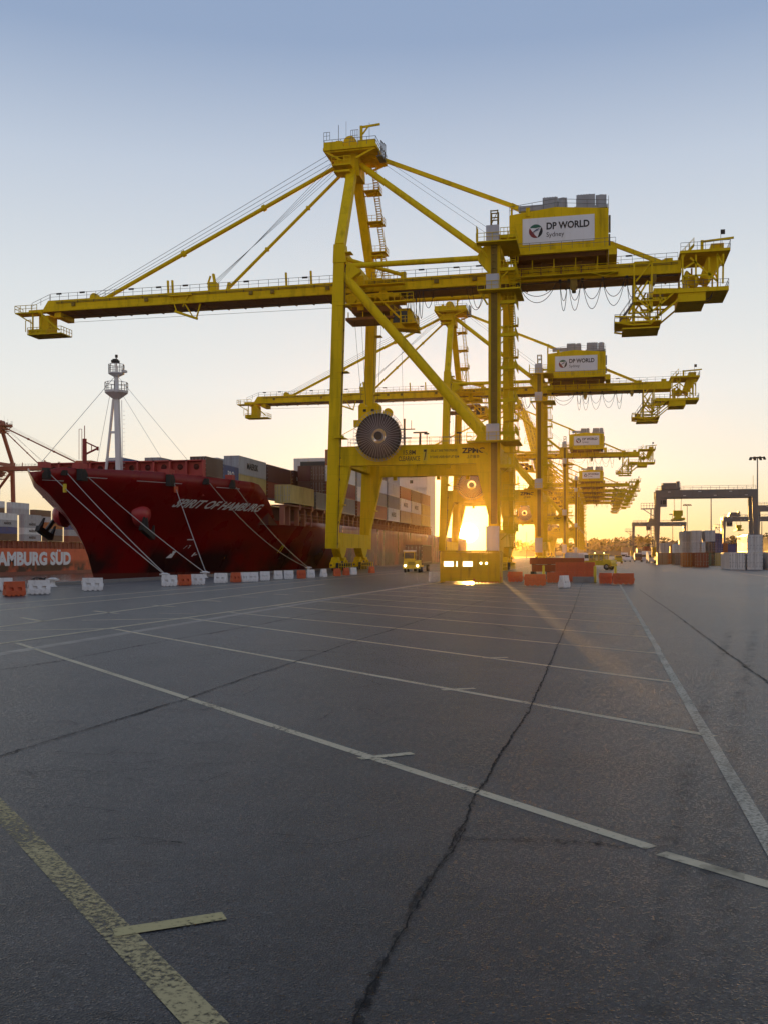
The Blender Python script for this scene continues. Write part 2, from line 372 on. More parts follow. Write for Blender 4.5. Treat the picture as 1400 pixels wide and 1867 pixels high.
    mb().bar((.9, 10.5, 50.2), (9.4, 10.5, 46.3), .5, .6).bx(8.9, 10, 10, 11, 46, 46.9).build('tail_stay', Y2, root)
    # ---- girder
    def girder_mesh(x0, x1, slant=0):
        g = mb()
        g.prism([(x0 - slant, 44.3), (x1, 44.3), (x1, 46.1), (x0, 46.1)], 8.1, 12.9, lambda p, q, t: (p, t, q))
        for ya, yb in ((7.75, 8.1), (12.9, 13.25)): g.bx(x0 - slant, x1, ya, yb, 44.12, 44.5)
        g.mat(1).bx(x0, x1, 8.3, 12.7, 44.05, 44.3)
        x = x0 + 1
        while x < x1: g.bx(x, x + .25, 7.9, 13.1, 43.95, 44.1); x += 3.0
        g.mat(0)
        x = x0 + 3
        while x < x1: g.bx(x, x + .08, 8.06, 8.1, 44.5, 46.05); x += 6.0
        return g
    M.setdefault('under', paint('soffit_shade_brown', (.20, .085, .02), .6, dirt=.5))  # shade of undersides and the recess below the house, put into the colour
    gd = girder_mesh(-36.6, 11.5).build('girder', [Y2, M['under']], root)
    for y in (8.2, 12.8):
        for xa, xb in ((-35.5, -16.3), (1.2, 11)):
            g = mb().rails([(xa, y, 46.1), (xb, y, 46.1)], 1.15, 1.7)
            for x in (-28, -22.5, -19, 3.5):
                if xa < x < xb and y < 10: g.mat(1).bx(x, x + .9, 8.05, 8.25, 47.1, 47.3).mat(0)
            g.build('railing', [M['handrail'], M['dark']], gd)
    m = mb()
    for z, y in ((45.75, 8.0), (45.55, 8.02)): m.bar((-36, y, z), (11, y, z), .07)
    for x in range(-35, 11, 3): m.bx(x, x + .12, 7.95, 8.1, 45.45, 45.85)
    for x in (-33, -25.5, -19.5): m.bx(x, x + .7, 7.8, 8.06, 44.9, 45.5)
    m.build('conduit', M['mast'] if 'mast' in M else Y3, gd)
    m = mb().bx(-13.6, 2.4, 6.2, 7.7, 44.45, 44.6).rails([(-13.6, 6.2, 44.6), (2.4, 6.2, 44.6)], 1.15, 1.6, .08)
    for x in (-13.4, -10.2, -7, -3.8, -.6): m.bar((x, 6.3, 44.6), (x, 6.3, 47.6), .16)
    m.bar((-1.6, 6.2, 44.5), (.4, 6.2, 43.9), .1).bar((.4, 6.2, 43.9), (2.4, 6.2, 44.5), .1)
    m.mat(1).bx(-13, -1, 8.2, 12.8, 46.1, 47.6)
    for x in (-12, -9, -6, -3): m.bx(x - .1, x + .1, 7.6, 8.2, 44.6, 47.6)
    m.build('girder_walkway', [Y3, M['under']], root)
    # ---- boom, hinged at the seaside legs
    HX, HY, HZ = -37.0, 10.5, 45.0
    bl = (HX - CX, HY, HZ); BO = (-HX, -HY, -HZ)
    g = girder_mesh(-92.6, -37.0, 1.2); g.off = Vector(); n0 = [tuple(Vector(p) - Vector(OFF) + Vector(BO)) for p in g.v]; g.v = n0; g.off = Vector(BO)
    g.mat(0).bx(-96.4, -93.0, 8.2, 8.9, 44.1, 44.7).bx(-96.4, -93.0, 12.1, 12.8, 44.1, 44.7).bx(-91.5, -90.3, 8.3, 12.7, 43.2, 44.05)
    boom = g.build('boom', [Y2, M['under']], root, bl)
    g = MB(BO)
    for y in (8.2, 12.8): g.rails([(-92.2, y, 46.1), (-39, y, 46.1)], 1.15, 1.7)
    g.rails([(-95.8, 8.3, 44.8), (-92.4, 8.3, 46.1)], 1.1, 1.5)
    for x in (-91, -86.6, -77.5, -72.5, -67.7, -57, -47): g.mat(1).bx(x, x + .9, 8.05, 8.25, 47.05, 47.3).mat(0)
    g.build('railing', [M['handrail'], M['dark']], boom)
    g = MB(BO)
    g.bx(-98, -93.8, 6.6, 9.0, 43.75, 43.95).rails([(-98, 6.6, 43.95), (-93.8, 6.6, 43.95)], 1.15, 1, .08).rails([(-98, 6.6, 43.95), (-98, 9, 43.95)], 1.15, 1.2, .08)
    g.bar((-97.8, 7, 43.8), (-94.8, 7, 42), .18).bar((-94.8, 7, 44.2), (-94.8, 7, 40.4), .2).bar((-93.0, 7, 44.2), (-93.4, 7, 40.6), .2)
    g.bx(-95.6, -89.2, 6.6, 10, 40.0, 40.18).bx(-95.6, -92.2, 6.8, 9.5, 40.18, 41.0).rails([(-95.6, 6.6, 40.1), (-89.2, 6.6, 40.1), (-89.2, 10, 40.1)], 1.15, .9, .08)
    g.bar((-92.8, 6.7, 43.2), (-89.6, 6.7, 40.6), .25).bar((-96.0, 6.7, 42.5), (-96.0, 6.7, 40.6), .1).bar((-95.0, 6.7, 42.5), (-95.0, 6.7, 40.2), .1).bar((-96, 6.7, 42.5), (-95, 6.7, 42.6), .1)
    g.bx(-94.4, -92.6, 8.2, 11, 41.2, 43.6)
    g.build('tip_platform', Y3, boom)
    g = MB(BO)
    x, y = -84.8, 10.0; g.lathe([(.75, -.5), (.75, .5)], (x, y, 46.6), 'y', 14).bx(x - .6, x + 2.2, y - .6, y + .6, 46.0, 46.6)
    g.build('stay_anchor', Y2, boom)
    g = MB(BO); x = -63.2
    g.bx(x - .5, x + .9, 9.2, 10.6, 46.1, 47.8).lathe([(.7, -.6), (.7, .6)], (x, 10, 47.1), 'y', 12).bar((x + .6, 9.6, 47.5), (x + .3, 9.6, 49.2), .35, .5).bar((x - .7, 9.6, 47.5), (x - .2, 9.6, 48.9), .25).bar((-62.6, 10, 46.2), (-60.2, 10, 46.2), .3).bar((-60.6, 10, 46), (-60.2, 10, 47.7), .5)
    g.build('boom_latch', Y2, boom)
    for x in (-70.5, -69.7, -49.8, -45.6): MB(BO).bar((x, 8.6, 46.0), (x - .1, 8.6, 48.3), .28, .34).build('rope_horn', Y2, boom)
    g = MB(BO).bx(-70, -66, 7.6, 8.1, 45.4, 45.6).bar((-69.6, 7.9, 45.6), (-68.6, 7.9, 42.6), .16).bar((-66.6, 7.9, 45.6), (-67.6, 7.9, 43.6), .16).bar((-69, 7.9, 42.9), (-65.2, 8.4, 41.6), .5, .35).bar((-64.6, 8.2, 44), (-65.4, 8.4, 41.6), .2).bar((-67.2, 8, 44), (-66, 8.3, 42), .2)
    g.build('cable_guide', Y2, boom)
    g = MB(BO)
    for y, z in ((9, 43.3), (12, 43.0)): g.bar((-91, y, z + .2), (-38, y, z), .045)
    g.build('trolley_rope', M['cable'], boom)
    g = MB(BO)
    for z in (45.75, 45.55): g.bar((-91, 8.02, z), (-38, 8.02, z), .07)
    for x in range(-90, -38, 3): g.bx(x, x + .12, 7.95, 8.1, 45.45, 45.85)
    for x in (-88, -74.5, -56, -52.3, -43): g.bx(x, x + .6, 7.8, 8.06, 44.9, 45.45)
    g.build('conduit', M['mast'], boom)
    # ---- forestays
    for x1, r, ta in ((-83.2, .34, (-40.0, 10.3, 66.3)), (-61.0, .26, (-39.6, 10.3, 65.4))):
        a, b = Vector(ta), Vector((x1, 10.3, 46.4)); m = mb().tube(a, b, r, n=10)
        for t in (.33, .66): m.tube(a.lerp(b, t - .006), a.lerp(b, t + .006), r * 1.6, n=10)
        m.build('forestay', Y2, root)
    m = mb()
    for k in range(4): m.bar((-41.5, 9 + k * .9, 67.6 - k * .35), (-84.5 + k * .4, 9.4 + k * .5, 46.9), .05)
    for k in range(4): m.bar((-41.0, 9 + k * .7, 66.6 - .3 * k), (-62 - k * .7, 9.4 + k * .4, 47.6), .04)
    for k in range(2): m.bar((-35.2, 10 + k, 66.8 - k * .5), (-15.8, 2 + k, 50.4 - k * .7), .04)
    m.build('hoist_cable', M['cable'], root)
    # ---- apex
    m = mb().hexa([(-40.2, 8.6, 63.8), (-37.6, 8.6, 63.8), (-37.6, 12.4, 63.8), (-40.2, 12.4, 63.8)], [(-40.3, 8.2, 69.0), (-37.9, 8.2, 69.0), (-37.9, 12.8, 69.0), (-40.3, 12.8, 69.0)])
    m.lathe([(1.05, -1.3), (1.05, 1.3)], (-39.2, 9.8, 69.2), 'y', 16)
    m.bx(-43.0, -34.4, 6.4, 14.6, 67.3, 67.75).bx(-42.9, -39.8, 6.4, 7.2, 67.75, 68.6).bx(-37.4, -34.6, 6.5, 7.2, 67.75, 68.5)
    for y in (6.8, 14.0):
        m.bar((-42.6, y, 67.2), (-40.2, y + .3 * (10 - y) * .3, 65.8), .2, .3).bar((-34.8, y, 67.2), (-37.8, y + .09 * (10 - y), 66.0), .2, .3).bx(-42.8, -34.6, y - .1, y + .1, 67.05, 67.3)
    m.bx(-41.8, -40.2, 8.6, 13.0, 65.4, 66.5)
    m.bx(-41.6, -38.6, 6.6, 9.4, 64.9, 65.1).rails([(-41.6, 6.6, 65.1), (-38.6, 6.6, 65.1)], 1.15, .9, .09)
    m.bx(-41.4, -38.8, 7, 9, 64.0, 64.3)
    m.bar((-36.9, 7, 67.8), (-36.9, 7, 70.9), .4).bar((-37.0, 7, 70.7), (-33.9, 7, 70.9), .22, .3).bar((-36.7, 7, 69.6), (-35.8, 7, 70.7), .2)
    m.bx(-41.3, -40.7, 8, 8.6, 68.5, 69.4)
    ap = m.build('apex_head', Y2, root); ap.location.z = -.75
    m = mb().rails([(-42.9, 6.5, 67.75), (-34.5, 6.5, 67.75), (-34.5, 14.5, 67.75), (-42.9, 14.5, 67.75), (-42.9, 6.5, 67.75)], 1.2, 1.3)
    m.rails([(-42.9, 6.5, 69), (-41.9, 6.5, 69)], 1.2, .5).bar((-40.6, 7, 68), (-40.6, 7, 71.4), .07).bar((-39.9, 9, 69), (-39.9, 9, 72.8), .04).bar((-35.6, 7, 68), (-35.6, 7, 71.3), .05)
    m.rails([(-38.6, 7, 68.6), (-37.4, 7, 68.6)], 1.8, .3)
    m.build('railing', M['handrail'], ap)
    mb().bx(-34.6, -33.6, 7.5, 10.2, 66.1, 66.25).rails([(-34.0, 8, 66.2), (-33.7, 10, 66.2)], 2.6, .5, .1).bar((-34.4, 8.5, 66.2), (-34.5, 8.5, 67.5), .15).build('side_platform', M['handrail'], ap)
    # ---- stair up the far A-frame leg
    m = mb(); z = 49.4; wx = Vector((.8, 0, 0))
    yl = lambda z: 21 - 9.6 * (z - 49) / 17
    for i in range(4):
        z1 = z + 4.1
        m.stair((-36.6, yl(z) + 1.6, z), (-36.6, yl(z1) + .3, z1), wx, .3)
        ya, yb = yl(z1) - .8, yl(z1) + 2.0
        m.bx(-38.0, -35.5, ya, yb, z1, z1 + .15).rails([(-38, ya, z1), (-35.5, ya, z1), (-35.5, yb, z1)], 1.1, .8)
        m.bar((-38.4, yl(z1), z1 - .8), (-36, yl(z1), z1), .15)
        z = z1 + .2
    m.bx(-40, -36, 17.5, 20, 48.9, 49.1).rails([(-40, 17.4, 49.1), (-36, 17.4, 49.1)], 1.15, .8).bar((-37.2, 18, 46), (-37.2, 18, 53), .14).bar((-36, 18, 49), (-36, 18, 53.2), .12).bx(-38, -35.8, 17.8, 19.4, 52.9, 53.1).bar((-37.2, 18, 49.2), (-36, 18, 52.8), .1).bar((-36, 18, 49.2), (-37.2, 18, 52.8), .1)
    m.build('apex_stair', Y3, root)
    # ---- machinery house
    m = mb(); X0, X1, Ya, Yb, Za, Zb = -13.6, 1.0, 5.5, 15.5, 47.85, 53.7
    m.prism([(X0, Za), (X1, Za), (X1, Zb), (-6.8, Zb + .75), (X0, Zb)], Ya, Yb, lambda p, q, t: (p, t, q))
    for x in [X0 + .4 + i * .62 for i in range(23)]: m.bx(x, x + .05, Ya - .03, Ya, Za, Zb + .1)
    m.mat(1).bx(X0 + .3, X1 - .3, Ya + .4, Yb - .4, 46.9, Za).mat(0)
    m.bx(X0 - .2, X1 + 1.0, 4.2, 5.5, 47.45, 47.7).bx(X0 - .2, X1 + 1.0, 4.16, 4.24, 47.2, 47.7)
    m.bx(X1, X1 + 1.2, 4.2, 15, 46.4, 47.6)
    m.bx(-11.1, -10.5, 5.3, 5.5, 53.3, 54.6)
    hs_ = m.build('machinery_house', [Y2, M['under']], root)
    m = mb().rails([(X0, 4.25, 47.7), (X1 + 1.0, 4.25, 47.7)], 1.2, 1.5, .05).rails([(X0, Ya + .1, Zb + .1), (-6.8, Ya + .1, Zb + .8), (X1, Ya + .1, Zb)], 1.2, 1.6).rails([(X1, Ya, Zb), (X1, Yb, Zb)], 1.8, 2)
    m.bx(X1 + .02, X1 + .3, 6, 7, 50.5, 52.8).bx(X1 + .02, X1 + .25, 6, 7, 48.4, 50.0)
    m.build('railing', M['handrail'], hs_)
    m = mb(); b0, b1 = Vector(cp(952, 447, 5.44)), Vector(cp(1083, 392, 5.44)); bx0, bx1, bz0, bz1 = b0.x, b1.x, 49.05, 52.95
    m.bx(bx0, bx1, 5.40, 5.455, bz0, bz1)
    lc = Vector((bx0 + (bx1 - bx0) * .185, 5.38, bz0 + 1.95)); lr = 1.02
    def arc(a0, a1, r0, r1, yy, mi, n=18):
        m.mat(mi); vs = []
        for i in range(n + 1):
            t = a0 + (a1 - a0) * i / n; k = math.sin(math.pi * i / n) ** .6
            ri = r1 - (r1 - r0) * k
            vs += [(lc.x + r1 * math.cos(t), yy, lc.z + r1 * math.sin(t)), (lc.x + ri * math.cos(t), yy, lc.z + ri * math.sin(t))]
        m.add(vs, [(2 * i, 2 * i + 1, 2 * i + 3, 2 * i + 2) for i in range(n)])
    arc(R(35), R(150), .45, lr, 5.385, 2); arc(R(150), R(285), .42, lr, 5.386, 3); arc(R(285), R(395), .55, lr, 5.387, 1)
    m.mat(4).add([(lc.x - .8, 5.375, lc.z - .55), (lc.x - .1, 5.375, lc.z - .02), (lc.x + .75, 5.375, lc.z + .5), (lc.x + .1, 5.375, lc.z + .3), (lc.x - .3, 5.375, lc.z + .02)], [(0, 1, 2, 3, 4)])
    m.add([(lc.x - .55, 5.372, lc.z - .55), (lc.x + .1, 5.372, lc.z + .0), (lc.x + .85, 5.372, lc.z + .3), (lc.x + .15, 5.372, lc.z + .12)], [(0, 1, 2, 3)])
    g, wd = text_geo('DP WORLD', .032); tx0, tx1 = bx0 + (bx1 - bx0) * .335, bx0 + (bx1 - bx0) * .93
    m.mat(1).flat(g, lambda x, y: (tx0 + x * (tx1 - tx0) / wd, 5.38, bz0 + 2.1 + y * .98))
    g, wd = text_geo('Sydney', .0)
    m.flat(g, lambda x, y: (tx0 + x * 2.6 / wd, 5.38, bz0 + .98 + y * .68))
    m.build('banner', [M['banner'], M['black'], M['lgreen'], M['lred'], M['lblue']], hs_)
    for xa, xb in ((-8.7, -5.1), (-3.7, .7)):
        m = mb().bx(xa, xa + (xb - xa) * .62, 6.6, 10.5, 54.6, 56.35).bx(xa + (xb - xa) * .64, xb, 6.8, 10.3, 54.6, 56.2)
        m.lathe([(.62, 0), (.62, .35)], (xa + (xb - xa) * .82, 8.2, 56.2), 'z', 14).bx(xa - .3, xb + .2, 6.5, 10.6, 54.2, 54.6)
        for i in range(5): m.bx(xa + .2 + i * .4, xa + .4 + i * .4, 6.57, 6.6, 54.9, 56.4)
        m.build('roof_unit', M['galv'], hs_)
    mb().bx(-12.3, -8.7, 6.4, 7.2, 54.5, 55.3).build('roof_unit', M['galv'], hs_)
    # ---- tail frames
    m = mb()
    Z = lambda x, y: (1100 + x / 5.6, 420 + y / 5.6)            # survey sheet -> photo pixel
    segs = [(310, 330, 310, 960), (490, 320, 490, 830), (805, 240, 805, 545), (940, 250, 940, 540), (1075, 280, 1075, 530), (1160, 240, 1160, 520), (1220, 240, 1215, 540), (575, 640, 575, 870), (470, 520, 470, 955),
            (330, 520, 480, 330), (250, 850, 450, 515), (320, 560, 490, 820), (320, 680, 460, 800), (490, 830, 780, 580), (470, 960, 580, 850), (580, 860, 780, 690), (880, 280, 1160, 520), (820, 390, 930, 320), (1160, 250, 1220, 370),
            (390, 700, 650, 690), (110, 880, 570, 890), (110, 940, 295, 965), (295, 965, 470, 955), (250, 850, 490, 830), (310, 330, 490, 320), (510, 600, 790, 600), (800, 470, 1130, 450)]
    for a, b, c, d in segs:
        for y in (7.0, 13.8): m.bar(cp(*Z(a, b), y if y < 8 else 7.0)[:1] + (y,) + cp(*Z(a, b), 7.0)[2:], cp(*Z(c, d), 7.0)[:1] + (y,) + cp(*Z(c, d), 7.0)[2:], .24)
    m.bx(7.4, 18.0, 6.8, 14.2, 40.9, 41.5).bx(10.9, 14.8, 7, 13.5, 39.6, 40.9).bx(1.9, 8.6, 6.8, 12.5, 36.9, 37.1).bx(3.0, 8.3, 7, 12.5, 36.0, 36.2).bx(2.6, 4.0, 7.2, 9, 37.1, 37.9).bx(4.5, 8.8, 6.8, 9, 39.9, 40.1)
    m.bx(11.2, 18.2, 6.6, 14.4, 46.6, 47.0).bx(15.6, 17.4, 7.5, 12, 47.0, 48.0).hexa([(14.2, 9, 43.6), (15.6, 9, 43.2), (15.6, 13, 43.2), (14.2, 13, 43.6)], [(15.2, 9, 46.6), (17.8, 9, 46.6), (17.8, 13, 46.6), (15.2, 13, 46.6)])
    m.lathe([(.9, -.4), (.9, .4)], (13.4, 10.5, 43.4), 'y', 16).bx(12.0, 12.5, 8.0, 13, 41.5, 44.3)
    m.bx(9.2, 10.4, 9.8, 11.2, 46.1, 47.0).bar((14.3, 7, 47), (14.3, 7, 48.4), .4).bar((14.2, 7, 48.2), (18.7, 7, 48.5), .25, .28)
    m.stair((11.4, 7.0, 46.0), (13.2, 7.0, 47.9), (0, .8, 0), .3)
    tp = m.build('tail_frame', Y2, root)
    m = mb().rails([(11.3, 6.7, 47), (18.2, 6.7, 47), (18.2, 14.3, 47)], 1.15, 1.1).rails([(7.4, 6.9, 41.5), (18, 6.9, 41.5), (18, 14, 41.5)], 1.1, 1.2).rails([(1.9, 6.9, 37.1), (8.6, 6.9, 37.1)], 1.1, .8).rails([(1.9, 12.4, 37.1), (8.6, 12.4, 37.1)], 1.1, .8).rails([(4.5, 6.9, 40.1), (8.8, 6.9, 40.1)], 1.1, .9)
    m.stair((2.6, 7, 37.2), (4.6, 7, 40.0), (0, .8, 0), .3).rails([(1.9, 6.9, 37.1), (1.9, 12.4, 37.1)], 1.1, 1)
    m.build('railing', M['handrail'], tp)
    mb().bar((16.9, 7, 47.4), (16.9, 7, 49.8), .06).bx(16.93, 17.5, 6.98, 7.02, 49.1, 49.8).build('flag', M['dark'], tp)
    # ---- landside leg: lift mast, landing boxes, stairs
    m = mb()
    for x in (-15.55, -14.85): m.bar((x, -1.15, 7), (x, -1.15, 50), .16)
    z = 7.0
    while z < 49.5: m.bar((-15.55, -1.15, z), (-14.85, -1.15, z), .14); m.bx(-15.5, -14.9, -1.0, -.8, z + .1, z + .62); z += 1.0
    m.bx(-15.65, -14.75, -1.04, -.76, 7, 49.5)
    for x in (-15.6, -14.6):
        for y in (-1.5, -.4): m.bar((x, y, 49), (x, y, 52.2), .16)
    for z in (50, 51.1, 52.1): m.bar((-15.6, -1.5, z), (-14.6, -1.5, z), .14).bar((-15.6, -.4, z), (-14.6, -.4, z), .14)
    m.bar((-15.6, -1.5, 50), (-14.6, -1.5, 52), .08)
    m.build('lift_mast', [M.setdefault('mast', paint('dark_olive_mast_steel', (.20, .135, .012), .6, dirt=.5))], root)
    for z0, z1 in ((47.5, 49.8), (40.7, 42.8), (18.9, 21.3), (3.0, 6.6)):
        m = mb().bx(-16.2, -14.4, -2.3, -1.25, z0, z1)
        m.bx(-16.22, -14.38, -2.32, -2.3, (z0 + z1) / 2 - .03, (z0 + z1) / 2 + .03)
        m.build('landing_box', M['lgrey'], root)
    for z, xa, xb in ((47.3, -17.6, -11.8), (40.4, -17.4, -11.3), (18.72, -19.0, -11.5)):
        m = mb().bx(xa, xb, -2.6, -.8, z, z + .2).bx(-14.3, xb, -.8, 4.6, z, z + .2).rails([(xa, -2.55, z + .2), (xb, -2.55, z + .2)], 1.15, 1.1, .07)
        m.bar((xa + .3, -1.5, z), (-16.1, -1, z - 1.7), .2)
        if z > 45: m.rails([(-17.55, -2.5, 47.5), (-17.55, -.9, 47.5)], 2.2, .5, .09)
        m.build('landing_platform', Y3, root)
    m = mb(); z = 1.2; k = 0
    while z < 46.5:
        z1 = z + 2.37; ya, yb = (.4, 3.9) if k % 2 == 0 else (3.9, .4); xo = -14.25 if k % 2 == 0 else -13.3
        m.stair((xo, ya, z), (xo, yb, z1), (.8, 0, 0), .24, .05, k % 2 == 1)
        if k % 2 == 1:
            m.bx(-14.3, -12.2, -1.0, .5, z1 - .1, z1 + .05).bx(-14.3, -12.2, -1.05, -.98, z1 - .35, z1 + .12).rails([(-14.3, -1, z1), (-12.2, -1, z1), (-12.2, 4.8, z1)], 1.15, .5, .07)
            m.bar((-14.2, -.8, z1 - 1.3), (-13, -.8, z1 - .2), .15)
        else: m.bx(-14.3, -12.2, 3.8, 5.0, z1 - .1, z1 + .05).rails([(-12.2, 3.8, z1), (-12.2, 5, z1)], 1.15, .6, .07)
        z = z1; k += 1
    m.build('stair_tower', Y3, root)
    # ---- cable reel
    m = mb(); rc = Vector((-32.0, -2.0, 20.0))
    m.mat(0).lathe([(1.2, -.25), (3.1, -.25), (3.1, .25), (1.2, .25), (1.2, -.25)], rc, 'y', 56)
    m.mat(1).lathe([(3.08, -.36), (3.32, -.36), (3.32, .36), (3.08, .36), (3.08, -.36)], rc, 'y', 56).lathe([(.62, -.5), (.62, .7)], rc, 'y', 20).lathe([(1.12, -.33), (1.24, -.33), (1.24, .33), (1.12, .33), (1.12, -.33)], rc, 'y', 32)
    reel = m.build('cable_reel', [M['reel'], M['dark']], root)
    m = mb()
    for i in range(44):
        t = 2 * math.pi * i / 44; d = Vector((math.cos(t), 0, math.sin(t)))
        m.bar(rc + Vector((0, -.42, 0)) + d * .6, rc + Vector((0, -.42, 0)) + d * 3.75, .05, .05)
        m.bar(rc + Vector((0, .42, 0)) + d * 1.2, rc + Vector((0, .42, 0)) + d * 3.75, .05, .05)
        m.bar(rc + Vector((0, -.42, 0)) + d * 3.3, rc + Vector((0, .42, 0)) + d * 3.55, .06)
    pts = [rc + Vector((3.75 * math.cos(2 * math.pi * i / 44), -.42, 3.75 * math.sin(2 * math.pi * i / 44))) for i in range(45)]
    m.path(pts, .025, 4); m.build('spoke', M['galv'], reel)
    m = mb().bx(-32.5, -31.5, -1.3, -.6, 18.6, 20.6).bx(-33.0, -30.9, -1.0, .4, 18.7, 19.4).bar((-35.6, -1.2, 21.5), (-38.4, -.9, 20.2), .07)
    m.build('reel_bracket', Y2, root)
    mb().bx(-39, -37.6, -1.2, -.8, 20.0, 20.35).build('cable_guide', Y2, root)
    # ---- trolley, cab, ropes, spreader
    m = mb().bx(-40.2, -31.0, 7.6, 13.6, 43.2, 43.8).bx(-39.6, -35.6, 8.2, 12.8, 42.0, 43.2).bx(-37.6, -36.6, 7.2, 7.7, 41.2, 46.6).bx(-36.9, -36.4, 13.6, 14, 41.2, 46.6)
    m.bx(-40.4, -28.5, 6.2, 7.4, 41.9, 42.1).rails([(-40.4, 6.2, 42.1), (-28.5, 6.2, 42.1)], 1.15, 1, .08).rails([(-40.4, 6.2, 44.9), (-30, 6.2, 44.9)], 1.15, 1, .08).bx(-40.4, -30, 6.2, 7.5, 44.75, 44.9)
    m.lathe([(.8, -.5), (.8, .5)], (-38.6, 8, 43.2), 'y', 14).lathe([(.8, -.5), (.8, .5)], (-33.5, 8, 43.4), 'y', 14)
    m.mat(1).bx(-38.8, -31.2, 8.5, 12.6, 41.1, 42.0).bx(-39.8, -32, 8.2, 12.8, 39.9, 40.3).mat(0)
    for x in (-39.4, -37, -34.8, -32.4): m.bar((x, 8.4, 40.2), (x, 8.4, 41.2), .14)
    m.stair((-30.6, 6.4, 39.4), (-33.4, 6.4, 42.2), (0, .8, 0), .25, .05)
    m.build('trolley', [Y2, M['under']], root)
    m = mb()
    m.hexa([(-32.6, 8.6, 38.5), (-28.2, 8.6, 37.9), (-28.2, 11.4, 37.9), (-32.6, 11.4, 38.5)], [(-32.8, 8.6, 41.4), (-29.4, 8.6, 41.4), (-29.4, 11.4, 41.4), (-32.8, 11.4, 41.4)])
    m.mat(1).bx(-32.2, -31.1, 8.55, 8.6, 39.2, 41.0).bx(-30.9, -29.9, 8.55, 8.6, 39.2, 41.0)
    m.mat(0).bx(-30.4, -28.0, 6.3, 8.6, 38.5, 38.65).rails([(-30.4, 6.3, 38.6), (-28.0, 6.3, 38.6), (-28.0, 8.6, 38.6)], 1.1, .6, .08)
    m.mat(2)
    for i in range(5): m.lathe([(.08, -.12), (.3, .12)], (-29.1 + i * .32, 8.0 + .5 * (i % 2), 39.2 - i * .32), 'y', 10)
    m.build('operator_cab', [Y2, M['glass'], M['bollard_y']], root)
    m = mb()
    for dx, dy in ((-1.6, -1), (-1.1, 1), (1.1, -1), (1.6, 1)): m.bar((-36.7 + dx * 1.3, 10.5 + dy, 42), (-36.4 + dx * .7, 10.5 + dy * .8, 26.4), .045)
    m.bar((-31.3, 10.5, 41), (-30.8, 10.5, 20), .035)
    m.build('hoist_rope', M['cable'], root)
    m = mb()
    for y in (9.4, 11.2): m.bx(-38.0, -34.6, y, y + .25, 23.9, 26.2)
    m.bx(-38.0, -34.6, 9.4, 11.45, 23.9, 24.4).bx(-38, -37.4, 9.4, 11.4, 25, 26).bx(-35.2, -34.6, 9.4, 11.4, 25, 26)
    for x in (-37.4, -35.2): m.lathe([(.62, -.9), (.62, .9)], (x, 10.4, 26.2), 'y', 16)
    m.lathe([(.75, -.3), (.75, .3)], (-33.3, 10.2, 25.2), 'y', 16).bar((-34.8, 10.2, 23.8), (-33.2, 10.2, 25.2), .5, .4)
    m.bx(-37.5, -35.1, 4.6, 16.6, 22.7, 23.3)
    for y in (4.4, 16.4): m.bx(-37.5, -35.0, y, y + .4, 22.3, 23.4)
    m.mat(1)
    for x in (-37.2, -35.9): m.bx(x, x + .5, 9.33, 9.4, 25.4, 25.8)
    m.build('spreader', [Y2, M['dark']], root)
    # ---- festoon cables
    m = mb(); m.bx(-13, 11, 7.5, 7.7, 43.7, 43.8)
    def loop(xa, xb, z0, zb, y, r=.04, n=12):
        dz = z0 - zb
        p = [Vector((xa + (xb - xa) * i / n, y, z0 - dz * (1 - (2 * i / n - 1) ** 2) ** .8)) for i in range(n + 1)]
        for a, b in zip(p, p[1:]): m.bar(a, b, r * 2)
    for u0, u1, vb in ((945, 1013, 552), (1020, 1033, 567), (1036, 1058, 566), (1061, 1096, 563), (1098, 1138, 557), (1142, 1160, 560), (1240, 1256, 552), (1279, 1298, 550)):
        xa, xb = cp(u0, 522, 7.6)[0], cp(u1, 522, 7.6)[0]; zb = cp((u0 + u1) / 2, vb, 7.6)[2]
        z0 = 43.8 if u0 < 1200 else 40.9
        loop(xa, xb, z0, zb, 7.6); loop(xa, xb, z0, z0 - (z0 - zb) * .62, 8.2)
        m.bx(xa - .2, xa + .2, 7.4, 8.3, z0, z0 + .3)
    m.build('festoon_cable', M['cable'], root); m = mb().bx(-32, -16.4, 7.5, 7.7, 43.7, 43.8)
    for u0, u1, vb in ((740, 745, 566), (746, 751, 567), (753, 759, 582), (757, 765, 583), (764, 771, 581), (771, 790, 562), (850, 884, 566), (860, 880, 562)):
        xa, xb = cp(u0, 540, 7.6)[0], cp(u1, 540, 7.6)[0]; loop(xa, xb, 43.7, cp(u0, vb, 7.6)[2], 7.6)
    m.build('festoon_cable', M['cable'], root)
    for x, w_, z in ((-4.6, 1.0, 42.2), (7.0, .9, 42.6)): mb().bx(x, x + w_, 7.2, 8.6, z + .5, 44.0).bx(x + .2, x + w_ - .2, 7.3, 8.5, z, z + .5).lathe([(.3, 7.1), (.3, 8.7)], (x + .5, 0, z + .3), 'y', 10).build('cable_trolley', M['mast'], root)
    return root

